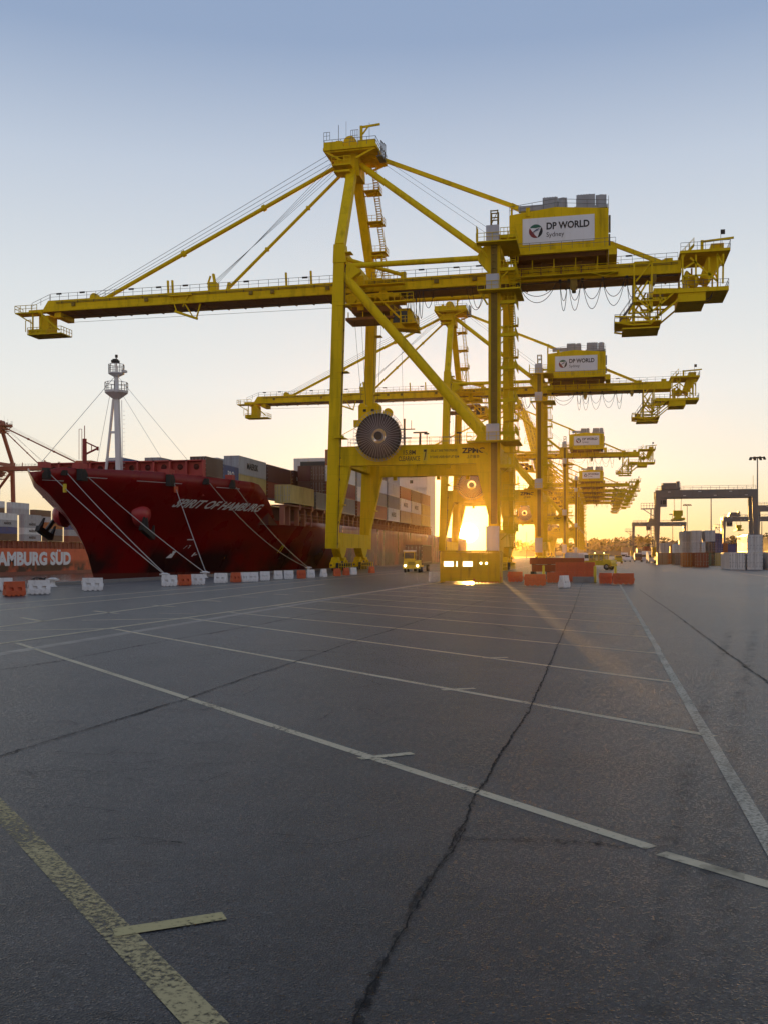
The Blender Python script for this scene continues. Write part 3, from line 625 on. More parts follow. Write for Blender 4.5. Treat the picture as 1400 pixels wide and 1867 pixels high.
G_CR = 'ship-to-shore cranes along the quay'
crane = make_crane()
tag(crane, 'nearest and largest yellow crane, marked 7 and 15.8M CLEARANCE on its portal beam', 'crane', G_CR)
def lengthen(c, dx):
    """the other cranes carry a longer tail: an extra girder bay, end frame moved out"""
    for ch in list(c.children):
        if ch.name.split('.')[0] == 'tail_frame': ch.location.x += dx
    g = MB(OFF); g.prism([(11.5, 44.3), (11.5 + dx, 44.3), (11.5 + dx, 46.1), (11.5, 46.1)], 8.1, 12.9, lambda p, q, t: (p, t, q))
    for ya, yb in ((7.75, 8.1), (12.9, 13.25)): g.bx(11.5, 11.5 + dx, ya, yb, 44.12, 44.5)
    o = g.build('girder_end', Y2, c); MB(OFF).rails([(11.3, 8.2, 46.1), (11.3 + dx, 8.2, 46.1)], 1.15, 1.7).build('railing', M['handrail'], o)
c2 = copy_tree(crane); c2.location.y = 243; lengthen(c2, 5.6)
tag(c2, 'second yellow crane from the camera, its boom lowered over the ship behind the nearest crane')
c3 = copy_tree(crane); c3.location.y = 413; lengthen(c3, 4.0)
tag(c3, 'third yellow crane from the camera, its house seen just below that of the second')
lab = ['nearest of the yellow cranes with a raised boom, just behind the third crane', 'second nearest of the yellow cranes with a raised boom',
       'middle one of the five distant yellow cranes with raised booms', 'second farthest of the yellow cranes with a raised boom', 'farthest yellow crane of the row, its boom raised']
for i, y in enumerate((598, 652, 700, 752, 806)):
    c = copy_tree(crane); c.location.y = y; tag(c, lab[i]); lengthen(c, 5.0)
    for ch in list(c.children):
        n = ch.name.split('.')[0]
        if n == 'boom': ch.rotation_euler = (0, R(76), 0)
        elif n in ('forestay', 'hoist_cable', 'hoist_rope', 'spreader'): bpy.data.objects.remove(ch)
rc_ = copy_tree(crane); rc_.location = (-305, 437, 0); rc_.rotation_euler = (0, 0, math.pi)
rc_['label'] = 'rust red crane behind the other ship at the left edge'
del rc_['group']
for ch in list(rc_.children):
    n = ch.name.split('.')[0]
    if n in ('portal_beam', 'machinery_house'):
        for s in list(ch.children):
            if s.name.split('.')[0] in ('lettering', 'banner'): bpy.data.objects.remove(s)
recolour(rc_, {'crane_yellow_paint': M['redcrane'], 'walkway_yellow_paint': M['redcrane'], 'soffit_shade_brown': M['redcrane'], 'dark_olive_mast_steel': M['redcrane']})

# ================================================================ ground, water, hills
QX, WZ = -43.4, -6.0
def asphalt():
    m, nt, b = new_mat('worn_asphalt'); L = nt.links.new; N = nt.nodes.new
    tc = N('ShaderNodeTexCoord')
    def noise(sc, det=4, vec=None, rough=.6):
        n = N('ShaderNodeTexNoise'); n.inputs['Scale'].default_value = sc; n.inputs['Detail'].default_value = det; n.inputs['Roughness'].default_value = rough
        L(vec or tc.outputs['Object'], n.inputs['Vector']); return n.outputs[0]
    def rng(x, a, c, lo, hi):
        r = N('ShaderNodeMapRange'); r.inputs['From Min'].default_value = a; r.inputs['From Max'].default_value = c; r.inputs['To Min'].default_value = lo; r.inputs['To Max'].default_value = hi; L(x, r.inputs[0]); return r.outputs[0]
    def mul(x, y):
        r = N('ShaderNodeMath'); r.operation = 'MULTIPLY'; L(x, r.inputs[0]); L(y, r.inputs[1]); return r.outputs[0]
    mp = N('ShaderNodeMapping'); mp.inputs['Scale'].default_value = (.35, 2.2, 1); mp.inputs['Rotation'].default_value = (0, 0, R(-6)); L(tc.outputs['Object'], mp.inputs[0])
    big = mul(rng(noise(.09, 5), .3, .7, .6, 1.4), rng(noise(.45, 3), .35, .65, .76, 1.18))
    mid = rng(noise(1.6, 7), .3, .7, .72, 1.28)
    flake = mul(rng(noise(2.0, 7, mp.outputs[0], .65), .60, .66, 1.0, .40), rng(noise(7.0, 5, mp.outputs[0], .6), .60, .66, 1.0, .35))
    vo = N('ShaderNodeTexVoronoi'); vo.inputs['Scale'].default_value = 62; L(tc.outputs['Object'], vo.inputs['Vector'])
    grain = rng(noise(40, 5), .32, .68, .45, 1.6)
    stone = N('ShaderNodeSeparateColor'); L(vo.outputs['Color'], stone.inputs[0])
    pale = rng(stone.outputs[0], .88, .97, 1.0, 2.8)
    t = mul(mul(mul(big, mid), mul(grain, flake)), pale)
    cm = N('ShaderNodeMix'); cm.data_type = 'RGBA'; cm.blend_type = 'MULTIPLY'; cm.inputs[0].default_value = 1; cm.inputs[6].default_value = (.033, .0300, .0278, 1); L(t, cm.inputs[7])
    L(cm.outputs[2], b.inputs['Base Color'])
    L(rng(stone.outputs[1], .74, .92, .44, .16), b.inputs['Roughness'])
    b.inputs['Specular IOR Level'].default_value = .27
    bp = N('ShaderNodeBump'); bp.inputs['Strength'].default_value = .55; bp.inputs['Distance'].default_value = .010; L(vo.outputs['Distance'], bp.inputs['Height'])
    bp2 = N('ShaderNodeBump'); bp2.inputs['Strength'].default_value = .35; bp2.inputs['Distance'].default_value = .03; L(noise(3.5, 6), bp2.inputs['Height']); L(bp.outputs[0], bp2.inputs['Normal'])
    L(bp2.outputs[0], b.inputs['Normal'])
    return m
M['asphalt'] = asphalt()
def line_paint(name, col, wear=.5, sc=6.0, soft=.05):
    m, nt, b = new_mat(name); L = nt.links.new; N = nt.nodes.new
    tc = N('ShaderNodeTexCoord'); n = N('ShaderNodeTexNoise'); n.inputs['Scale'].default_value = sc; n.inputs['Detail'].default_value = 8; n.inputs['Roughness'].default_value = .68; L(tc.outputs['Object'], n.inputs['Vector'])
    n2 = N('ShaderNodeTexNoise'); n2.inputs['Scale'].default_value = .7; n2.inputs['Detail'].default_value = 3; L(tc.outputs['Object'], n2.inputs['Vector'])
    ad = N('ShaderNodeMath'); ad.operation = 'MULTIPLY_ADD'; L(n2.outputs[0], ad.inputs[0]); ad.inputs[1].default_value = .45; L(n.outputs[0], ad.inputs[2])
    r = N('ShaderNodeMapRange'); r.inputs['From Min'].default_value = wear - soft; r.inputs['From Max'].default_value = wear + soft; L(ad.outputs[0], r.inputs[0])
    mx = N('ShaderNodeMix'); mx.data_type = 'RGBA'; mx.inputs[6].default_value = (*[c * .72 for c in col], 1); mx.inputs[7].default_value = (*col, 1); L(n.outputs[0], mx.inputs[0]); L(mx.outputs[2], b.inputs['Base Color'])
    L(r.outputs[0], b.inputs['Alpha']); b.inputs['Roughness'].default_value = .8; b.inputs['Specular IOR Level'].default_value = .2
    return m
M['line'] = line_paint('worn_cream_road_paint', (.66, .55, .36), .60, 16, .07)
M['line_y'] = line_paint('worn_yellow_road_paint', (.52, .42, .21), .70, 22, .10); M['line_y2'] = line_paint('cream_yellow_road_paint', (.55, .45, .21), .60, 20, .07)
M['line_w'] = line_paint('scuffed_white_road_paint', (.60, .52, .38), .63, 24, .16)
M['crack'] = line_paint('dark_crack_filler', (.006, .006, .006), .56, 9)
M['seam'] = line_paint('faded_seam_dust', (.018, .017, .017), .80, 9, .16)
M['skid'] = line_paint('faint_tyre_rubber', (.020, .019, .019), 1.0, 5, .3)
M['rail'] = paint('worn_rail_steel', (.12, .11, .10), .4, metal=.8, dirt=.3, streak=0)

gm = MB(); S = 1600
gm.add([(QX, -60, 0), (S, -60, 0), (S, S, 0), (QX, S, 0)], [(0, 1, 2, 3)])
gm.build('ground', M['asphalt'])['kind'] = 'structure'
qm = MB().bx(QX - .45, QX - .004, -60, S, -9, .0)
qm.bx(QX - .42, QX - .05, -60, S, 0, .28)
tag(qm.build('quay_wall', M['concrete']), 'long concrete quay wall with a low kerb along the water', 'wall')
# painted lines
lm = MB()
def stripe(mb, A, B, w, z=.004, seg=1):
    A, B = Vector((A[0], A[1], 0)), Vector((B[0], B[1], 0)); d = (B - A).normalized(); n = Vector((-d.y, d.x, 0)) * w / 2
    mb.add([A - n + Vector((0, 0, z)), B - n + Vector((0, 0, z)), B + n + Vector((0, 0, z)), A + n + Vector((0, 0, z))], [(0, 1, 2, 3)])
def px(*a): return ground(a[0], a[1])
L1 = [((-11.5, 13.5), (-1.2, 4.1), .13)]
rungs = [((30, 1172), (1187, 1546)), ((1204, 1556), (1420, 1619)), ((210, 1147), (1303, 1343)), ((345, 1127.5), (1235, 1245)), ((420, 1116.6), (1200, 1191.5)), ((506, 1104.6), (1185, 1162)), ((571, 1095.6), (1170, 1139)), ((618, 1089), (1162, 1124)), ((663, 1083), (1152, 1111))]
for a, b in rungs: stripe(lm, px(*a), px(*b), .155)
for k in range(1, 8):
    stripe(lm, (-15.0 + .1 * k, 60.5 + 5.3 * k), (1.4, 46.5 + 5.3 * k), .18)
for a, b in (((655, 1384), (752, 1374)), ((805, 1258.5), (865, 1255.5)), ((880, 1200), (925, 1199))): stripe(lm, px(*a), px(*b), .15, .008)
stripe(lm, px(0, 1175) - Vector((1.4, 30, 0)), px(700, 1077.5) + Vector((.7, 24, 0)), .22, .008)
stripe(lm, px(0, 1150), px(210, 1146), .2); stripe(lm, px(150, 1131), px(345, 1127.5), .2); stripe(lm, px(290, 1118), px(358, 1119.5), .1)
stripe(lm, (-30.2, 30, 0), (-30.5, 260, 0), .22); stripe(lm, (-27.0, 25, 0), (-27.2, 220, 0), .2); stripe(lm, px(0, 1143.5) - Vector((-.4, 10, 0)), px(350, 1095) + Vector((-1, 30, 0)), .2)
for a, b in (((39, 1126), (80, 1133)), ((172, 1114), (215, 1118.5)), ((280, 1103.5), (320, 1106.5)), ((368, 1094.5), (404, 1096.5)), ((425, 1088), (470, 1089)), ((498, 1083), (527, 1084.5)), ((545, 1078), (575, 1079))): stripe(lm, px(*a), px(*b), .22)
stripe(lm, px(1350, 1045), px(1420, 1054), .2); stripe(lm, (21, 120, 0), (60, 150, 0), .15)
lo = lm.build('painted_lines', M['line']); lo['kind'] = 'structure'
lm = MB(); stripe(lm, (-11.5, 14.0), (-1.5, 4.35), .22, .004)
lm.build('painted_lines', M['line_y'])['kind'] = 'structure'
lm = MB(); stripe(lm, px(208, 1702), px(410, 1671), .15, .008)
lm.build('painted_lines', M['line_y2'])['kind'] = 'structure'
lm = MB(); stripe(lm, (1.47, 3, 0), (1.47, 27, 0), .16, .008); stripe(lm, (1.5, 27, 0), (1.52, 84, 0), .16, .008)
lm.build('painted_lines', M['line_w'])['kind'] = 'structure'
# cracks: wandering ribbons laid on the asphalt
cm = MB(); cs = MB(); ct = MB()
def crack(pts, w0, amp, z=.012, seed=1, cm=cm):
    rd = random.Random(seed); P = [px(*p) for p in pts]; Q = []
    for a, b in zip(P, P[1:]):
        k = max(3, int((b - a).length / .05)); k = min(k, 400)
        for i in range(k): Q.append(a.lerp(b, i / k))
    Q.append(P[-1]); off = 0; vs = []
    for i, q in enumerate(Q):
        d = (Q[min(i + 1, len(Q) - 1)] - Q[max(i - 1, 0)]).normalized(); n = Vector((-d.y, d.x, 0))
        off = off * .93 + rd.uniform(-1, 1) * amp; w = w0 * rd.uniform(.15, 1.6)
        vs += [q + n * (off - w / 2) + Vector((0, 0, z)), q + n * (off + w / 2) + Vector((0, 0, z))]
    cm.add(vs, [(2 * i, 2 * i + 1, 2 * i + 3, 2 * i + 2) for i in range(len(Q) - 1)])
c1p = [(1062, 1060), (1045, 1110), (1000, 1215), (960, 1300), (905, 1390), (866, 1450), (845, 1505), (820, 1550), (770, 1620), (700, 1760), (640, 1880)]
crack(c1p[:6], .022, .010, seed=3); crack(c1p[5:8], .016, .012, seed=13); crack(c1p[6:], .07, .008, .0100, 4, cs); crack(c1p, .03, .008, .0104, 14, cs); crack(c1p[6:], .012, .012, .0126, 15)
c2p = [(-60, 1400), (0, 1380), (110, 1345), (240, 1305), (330, 1278), (450, 1236), (530, 1210), (640, 1172), (740, 1140), (900, 1090)]
crack(c2p, .018, .010, seed=5); crack(c2p, .06, .012, .0106, 6, cs)
c3p = [(1165, 1075), (1230, 1120), (1290, 1165), (1400, 1245), (1480, 1300)]
crack(c3p, .015, .01, seed=7); crack(c3p, .07, .01, .0108, 17, cs)
crack([(0, 1222), (110, 1205), (310, 1168), (470, 1140), (620, 1110), (860, 1075)], .12, .015, .0102, 8, cs)
crack([(840, 1530), (950, 1532), (1080, 1536), (1180, 1548)], .12, .02, .0102, 9, cs)
for pts, w_ in (([(760, 1120), (830, 1128), (905, 1140), (960, 1160)], .22), ([(1060, 1130), (1120, 1126), (1160, 1140), (1150, 1160)], .18), ([(250, 1210), (420, 1190), (560, 1186), (700, 1196)], .24), ([(1180, 1850), (1230, 1500), (1290, 1260), (1330, 1150)], .26), ([(1300, 1860), (1320, 1500), (1350, 1260), (1375, 1150)], .26)):
    crack(pts, w_, .004, .0098, 33, ct)
for i in range(34):                                                   # short shallow surface cracks
    rd = random.Random(50 + i); u, v = rd.uniform(0, 700), rd.uniform(1190, 1560)
    l = rd.uniform(30, 130) * (v - 1010) / 350
    crack([(u, v), (u + l * .5, v + rd.uniform(-8, 4)), (u + l, v + rd.uniform(-14, 10))], .010, .008, .0122, 90 + i)
cm.build('pavement_cracks', M['crack'])['kind'] = 'structure'; cs.build('pavement_seams', M['seam'])['kind'] = 'structure'; ct.build('tyre_marks', M['skid'])['kind'] = 'structure'
rm = MB()
for x in (-39.6, -15.2): rm.bx(x - .05, x + .05, 20, 900, .0, .006); rm.bx(x - .22, x - .05, 20, 900, 0, .003); rm.bx(x + .05, x + .22, 20, 900, 0, .003)
rm.build('crane_rails', M['rail'])['kind'] = 'structure'

def water_mat():
    m, nt, b = new_mat('harbour_water'); L = nt.links.new; N = nt.nodes.new
    b.inputs['Base Color'].default_value = (.02, .03, .035, 1); b.inputs['Roughness'].default_value = .12; b.inputs['IOR'].default_value = 1.33
    tc = N('ShaderNodeTexCoord'); n = N('ShaderNodeTexNoise'); n.inputs['Scale'].default_value = .9; n.inputs['Detail'].default_value = 5; L(tc.outputs['Object'], n.inputs['Vector'])
    bp = N('ShaderNodeBump'); bp.inputs['Strength'].default_value = .6; bp.inputs['Distance'].default_value = .25; L(n.outputs[0], bp.inputs['Height']); L(bp.outputs[0], b.inputs['Normal'])
    return m
MB().add([(-S, -60, WZ), (QX - .45, -60, WZ), (QX - .45, S, WZ), (-S, S, WZ)], [(0, 1, 2, 3)]).build('water', water_mat())['kind'] = 'structure'
MB().add([(-S, 340, -4), (-274, 340, -4), (-274, S, -4), (-S, S, -4), (-S, 340, -1), (-274, 340, -1), (-274, S, -1), (-S, S, -1)], [(4, 5, 6, 7), (0, 1, 5, 4), (1, 2, 6, 5)]).build('far_quay', M['concrete'])['kind'] = 'structure'

# hills on the skyline with their trees
M['hill'] = paint('scrub_hillside', (.055, .05, .03), .9, dirt=.6, scale=.02, streak=0)
M['leaf'] = paint('dark_foliage', (.05, .055, .022), .8, dirt=.4, scale=.3, streak=0, var=.4)
HY_ = 1250.0
sk = [(905, 1012), (915, 1000), (930, 993), (960, 991), (1000, 993), (1040, 992), (1067, 987), (1085, 985), (1100, 987), (1120, 985), (1140, 982), (1165, 979), (1180, 981), (1196, 986), (1210, 982), (1222, 990), (1240, 990), (1262, 986), (1290, 988), (1319, 985), (1338, 979), (1352, 976), (1386, 976), (1420, 972), (1470, 970), (1560, 980)]
tops = [on_y(u, v, HY_) for u, v in sk]
hm = MB(); n = len(tops)
vs = [Vector((t.x, HY_ - 160, -.5)) for t in tops] + [Vector((t.x, HY_ - 40, t.z * .75)) for t in tops] + [Vector((t.x, HY_, max(0, t.z - 2))) for t in tops] + [Vector((t.x, HY_ + 160, -.5)) for t in tops]
hm.add(vs, [(r * n + i, r * n + i + 1, (r + 1) * n + i + 1, (r + 1) * n + i) for r in range(3) for i in range(n - 1)], True)
hm.build('hills', M['hill'])['kind'] = 'structure'
rd = random.Random(5); tm = MB()
def clump(c, r, k):
    for _ in range(k):
        d = Vector((rd.gauss(0, 1), rd.gauss(0, 1), rd.gauss(0, .55))) * r * .45
        p = c + d; s = r * rd.uniform(.12, .3)
        a = Vector((rd.uniform(-1, 1), rd.uniform(-1, 1), rd.uniform(-1, 1))).normalized(); b = a.orthogonal().normalized()
        tm.add([p - a * s - b * s * .6, p + a * s - b * s * .7, p + a * s * .8 + b * s, p - a * s * .7 + b * s * .8], [(0, 1, 2, 3)])
x = tops[1].x
while x < tops[-1].x:
    i = next(k for k in range(n - 1) if tops[k].x <= x <= tops[k + 1].x); t = (x - tops[i].x) / (tops[i + 1].x - tops[i].x)
    z = tops[i].z * (1 - t) + tops[i + 1].z * t
    for row in range(3):
        yy = HY_ - row * 50 + rd.uniform(-12, 12); zz = z * (1, .8, .45)[row] + rd.uniform(-1.5, .8); r = rd.uniform(3.5, 7.5)
        clump(Vector((x + rd.uniform(-3, 3), yy, zz)), r, 26)
    x += rd.uniform(3.5, 8)
tm.build('far_woodland', M['leaf'])['kind'] = 'stuff'

# ================================================================ the red container ship
HX_, HCX, HB = -45.6, -65.6, 20.0                  # near side, centreline, half breadth
STEM = sorted([(-8, 121.0)] + [(p.z, p.y) for p in (on_x(172, 1055, HCX), on_x(160, 1008, HCX), on_x(141, 966, HCX), on_x(118, 932, HCX), on_x(92, 902, HCX), on_x(70, 878, HCX), on_x(54, 860, HCX))])
def stem_y(z):
    if z <= STEM[0][0]: return STEM[0][1]
    for (a, b), (c, d) in zip(STEM, STEM[1:]):
        if z <= c: return b + (d - b) * (z - a) / (c - a)
    return STEM[-1][1]
def half_b(Y, z):
    """half breadth of the hull: full and blunt at the deck, fine at the waterline"""
    t = max(0, min(1, (z + 7) / 17.0)); L_ = 41 + 35 * (1 - t) ** 1.3; q = 1.45 + .2 * (1 - t)
    s = (Y - stem_y(z)) / L_
    if s <= 0: return 0.0
    if s >= 1: return HB
    return HB * (1 - (1 - s) ** q)
def hull_x(Y, z): return HCX + half_b(Y, z)
TZ = [(100, 12.1), (102, 12.4), (104, 13.0), (115, 13.3), (131.2, 12.9), (140.0, 7.7), (999, 7.7)]
def top_z(Y):
    for (a, b), (c, d) in zip(TZ, TZ[1:]):
        if Y <= c: return b + (d - b) * max(0, (Y - a)) / (c - a)
    return 7.7
def ray_hull(u, v):
    """the point of the near hull side seen at a photo pixel"""
    for i in range(1200):
        Y = 98 + i * .08; p = on_y(u, v, Y)
        if p.x <= hull_x(Y, p.z) and half_b(Y, p.z) > 0: return p
    return p
def hull_paint(name, red, boot, zb, rough=.3):
    m, nt, b = new_mat(name); L = nt.links.new; N = nt.nodes.new
    tc = N('ShaderNodeTexCoord'); sp = N('ShaderNodeSeparateXYZ'); L(tc.outputs['Object'], sp.inputs[0])
    mp = N('ShaderNodeMapping'); mp.inputs['Scale'].default_value = (1, 1, .25); L(tc.outputs['Object'], mp.inputs[0])
    n = N('ShaderNodeTexNoise'); n.inputs['Scale'].default_value = .35; n.inputs['Detail'].default_value = 7; L(mp.outputs[0], n.inputs['Vector'])
    n2 = N('ShaderNodeTexNoise'); n2.inputs['Scale'].default_value = .12; n2.inputs['Detail'].default_value = 6; L(tc.outputs['Object'], n2.inputs['Vector'])
    def rng(x, a, c, lo=0., hi=1.):
        r = N('ShaderNodeMapRange'); r.inputs['From Min'].default_value = a; r.inputs['From Max'].default_value = c; r.inputs['To Min'].default_value = lo; r.inputs['To Max'].default_value = hi; L(x, r.inputs[0]); return r.outputs[0]
    def mix(f, a, c):
        x = N('ShaderNodeMix'); x.data_type = 'RGBA'; L(f, x.inputs[0])
        for i, q in ((6, a), (7, c)):
            if isinstance(q, tuple): x.inputs[i].default_value = (*q, 1)
            else: L(q, x.inputs[i])
        return x.outputs[2]
    def mul(a, c):
        r = N('ShaderNodeMath'); r.operation = 'MULTIPLY'; L(a, r.inputs[0]); L(c, r.inputs[1]); return r.outputs[0]
    base = mix(rng(n2.outputs[0], .3, .7), tuple(c * .8 for c in red), tuple(c * 1.15 for c in red))
    base = mix(rng(n.outputs[0], .60, .74, 0, .45), base, tuple(c * .55 + .02 for c in red))
    mp3 = N('ShaderNodeMapping'); mp3.inputs['Scale'].default_value = (1, 1, .06); L(tc.outputs['Object'], mp3.inputs[0])
    n3 = N('ShaderNodeTexNoise'); n3.inputs['Scale'].default_value = 1.3; n3.inputs['Detail'].default_value = 6; L(mp3.outputs[0], n3.inputs['Vector'])
    base = mix(rng(n3.outputs[0], .63, .76, 0, .5), base, (.10, .03, .015))
    bk = N('ShaderNodeTexBrick'); bk.inputs['Scale'].default_value = 1.0; bk.inputs['Mortar Size'].default_value = .02; bk.inputs['Brick Width'].default_value = 9; bk.inputs['Row Height'].default_value = 2.4; bk.inputs['Color1'].default_value = bk.inputs['Color2'].default_value = (0, 0, 0, 1); bk.inputs['Mortar'].default_value = (1, 1, 1, 1)
    cxy = N('ShaderNodeCombineXYZ'); L(sp.outputs[1], cxy.inputs[0]); L(sp.outputs[2], cxy.inputs[1]); L(cxy.outputs[0], bk.inputs['Vector'])
    base = mix(rng(bk.outputs['Color'], 0, 1, 0, .35), base, tuple(c * .4 for c in red))
    low = mul(rng(sp.outputs[2], zb + 5.0, zb + 2.4), rng(n2.outputs[0], .40, .54))
    base = mix(low, base, (.03, .008, .008))
    base = mix(rng(sp.outputs[2], zb + .05, zb - .05), base, boot)
    L(base, b.inputs['Base Color']); L(rng(n.outputs[0], .3, .75, rough, rough + .22), b.inputs['Roughness'])
    wv = N('ShaderNodeTexNoise'); wv.inputs['Scale'].default_value = .22; wv.inputs['Detail'].default_value = 2; L(tc.outputs['Object'], wv.inputs['Vector'])
    bp = N('ShaderNodeBump'); bp.inputs['Strength'].default_value = .35; bp.inputs['Distance'].default_value = .15; L(wv.outputs[0], bp.inputs['Height']); L(bp.outputs[0], b.inputs['Normal'])
    b.inputs['Specular IOR Level'].default_value = .25; b.inputs['Coat Weight'].default_value = .16; b.inputs['Coat Roughness'].default_value = .18
    return m
M['hull'] = hull_paint('deep_red_hull_paint', (.215, .003, .004), (.12, .03, .022), 6.0, .22)
M['deckred'] = paint('deck_red_paint', (.30, .035, .03), .5, dirt=.4, scale=.5)
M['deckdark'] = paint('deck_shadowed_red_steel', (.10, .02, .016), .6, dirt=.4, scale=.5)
M['ship_white'] = paint('ship_white_paint', (.72, .71, .69), .45, dirt=.3, dcol=(.35, .25, .15))

ship = empty('container_ship', (HCX, 180, WZ))
tag(ship, 'big deep red container ship SPIRIT OF HAMBURG moored at the quay, bow towards the camera', 'ship')
SO = (-HCX, -180, -WZ)
sm = MB(); zs = [-7, -6, -5, -4, -3, -2, -1, 0, 1, 2.2, 3.4, 4.6, 5.8, 6.8, 7.7]; nz = len(zs)
ss = [((i / 150) ** 2.1) for i in range(151)]; YE = 330.0
upz = [0, .2, .45, .7, 1.0]
for sgn in (1, -1):
    vs = []; NS = len(ss); k = nz + 4
    for s in ss:
        col = []
        for z in zs:
            y0 = stem_y(z); Y = y0 + (YE - y0) * s; col.append((Y, z))
        y7 = stem_y(7.7)
        Yt = y7 + (YE - y7) * s
        for q in upz[1:]:
            z = 7.7 + (top_z(Yt) - 7.7) * q; Y = Yt + (stem_y(z) - y7) * (1 - s) ** 9; z = 7.7 + (top_z(Y) - 7.7) * q
            col.append((Y, z))
        vs += [(HCX + sgn * half_b(Y, z), Y, z) for Y, z in col]
    f = [(i * k + j, (i + 1) * k + j, (i + 1) * k + j + 1, i * k + j + 1) for i in range(NS - 1) for j in range(k - 1)]
    sm.off = Vector(SO); sm.add(vs, f, True)
hull = sm.build('hull', M['hull'], ship)
hull.data.shade_smooth() if hasattr(hull.data, 'shade_smooth') else None
mob = hull.modifiers.new('plate', 'SOLIDIFY'); mob.thickness = .06; mob.offset = 0
# decks
dm = MB(SO)
pts = [(hull_x(y, 10) - .25, y) for y in (104, 108, 113, 120, 126, 131, 135)]
dm.add([(x, y, 10.6) for x, y in pts] + [(2 * HCX - x, y, 10.6) for x, y in reversed(pts)], [tuple(range(2 * len(pts)))])
pts = [(hull_x(y, 7.2) - .3, y) for y in (134, 138, 143, 150, 160, 175, 200, YE)]
dm.add([(x, y, 7.0) for x, y in pts] + [(2 * HCX - x, y, 7.0) for x, y in reversed(pts)], [tuple(range(2 * len(pts)))])
xb_ = hull_x(134, 7.2) - .4; dm.bx(2 * HCX - xb_, xb_, 134.0, 134.2, 7, 10.6)
dm.build('deck', M['deckred'], ship)
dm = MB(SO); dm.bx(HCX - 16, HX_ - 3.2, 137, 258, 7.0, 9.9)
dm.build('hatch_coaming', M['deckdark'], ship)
pm = MB(SO); y = 143.0; i = 0
while y < 262:
    tall = i % 2 == 0
    pm.bx(HX_ - 1.0, HX_ - .35, y - .25, y + .25, 7.0, 10.4 if tall else 9.6)
    if tall: pm.bx(HX_ - 1.3, HX_ - .1, y - .45, y + .45, 9.5, 10.3)
    pm.bx(HX_ - 3.2, HX_ - .5, y - .12, y + .12, 9.6, 9.85)
    y += 6.75 / 2; i += 1
pm.rails([(HX_ - .15, 143, 7.7), (HX_ - .15, 262, 7.7)], 1.1, 1.6, .07)
pm.bx(HX_ - 3.1, HX_ - .2, 137.5, 262, 9.9, 10.05)
for yy in (137.8, 140.4): pm.bx(HX_ - 1.6, HX_ - .9, yy - .25, yy + .25, 7.0, 9.9)
pm.build('lashing_post', M.setdefault('postp', paint('tan_red_post_paint', (.32, .11, .07), .5, dirt=.3)), ship)['kind'] = 'stuff'
bm_ = MB(SO)                                         # breakwater ahead of the cargo
bm_.bx(-77.8, -53.4, 124, 124.3, 10.6, 15.6)
for i in range(11):
    x = -77.8 + 24.4 * i / 10; bm_.bx(x - .12, x + .12, 123.2, 124, 10.6, 15.6)
for z in (13.4, 15.45): bm_.bx(-77.8, -53.4, 123.2, 124, z, z + .15)
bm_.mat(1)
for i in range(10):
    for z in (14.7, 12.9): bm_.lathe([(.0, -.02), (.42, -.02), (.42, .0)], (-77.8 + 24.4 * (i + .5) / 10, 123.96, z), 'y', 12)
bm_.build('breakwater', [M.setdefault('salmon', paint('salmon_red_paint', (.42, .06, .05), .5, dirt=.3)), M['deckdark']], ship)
# lettering on the flared bow
g, wd = text_geo('SPIRIT OF HAMBURG', .03, .22)
A, B = ray_hull(311, 923), ray_hull(471, 932.5)
def bow_pt(x, y):
    t = x / wd; Y = A.y + (B.y - A.y) * t; z = A.z - .05 + (B.z - A.z) * t + y * 1.02
    return (hull_x(Y, z) + .14, Y, z)
MB(SO).flat(g, bow_pt).build('lettering', M.setdefault('letter', paint('ship_name_white', (.80, .80, .79), .6, dirt=.15)), hull)
def mark(u, v, w, h, poly=None, m='white'):
    mk = MB(SO)
    c = ray_hull(u, v)
    for q in (poly or [[(-.5, -.5), (.5, -.5), (.5, .5), (-.5, .5)]]):
        mk.add([(hull_x(c.y + a * w, c.z + b * h) + .14, c.y + a * w, c.z + b * h) for a, b in q], [tuple(range(len(q)))])
    mk.build('draught_mark', M[m], hull)
mark(311, 1011, 1.3, 1.0, [[(-.5, -.5), (.2, -.5), (.35, .1), (-.1, .1)], [(.05, .1), (.3, .1), (.5, .5), (.0, .5)]])
mark(353, 1011, .9, .7, [[(-.5, -.4), (-.2, -.4), (.1, .4), (-.2, .4)], [(.0, -.2), (.4, -.1), (.5, .1), (0, .0)]])
mark(340, 997, .8, .6, [[(-.6, -.5), (-.5, -.5), (-.1, .3), (-.25, .3)], [(.3, -.4), (.42, -.4), (.6, .4), (.2, .4), (.2, .25), (.42, .25)]])
mark(346, 984, 1.0, .16)
mark(511.5, 1001, .75, 1.3, [[(-.5, -.5), (-.2, -.5), (-.2, .2), (.2, .2), (.2, -.5), (.5, -.5), (.5, .5), (-.5, .5)]], 'bollard_y')
for u, v, w in ((95, 876, 2.2), (170, 871, 3.0), (290, 879.5, 6), (415, 890, 4)): mark(u, v, w, .08)
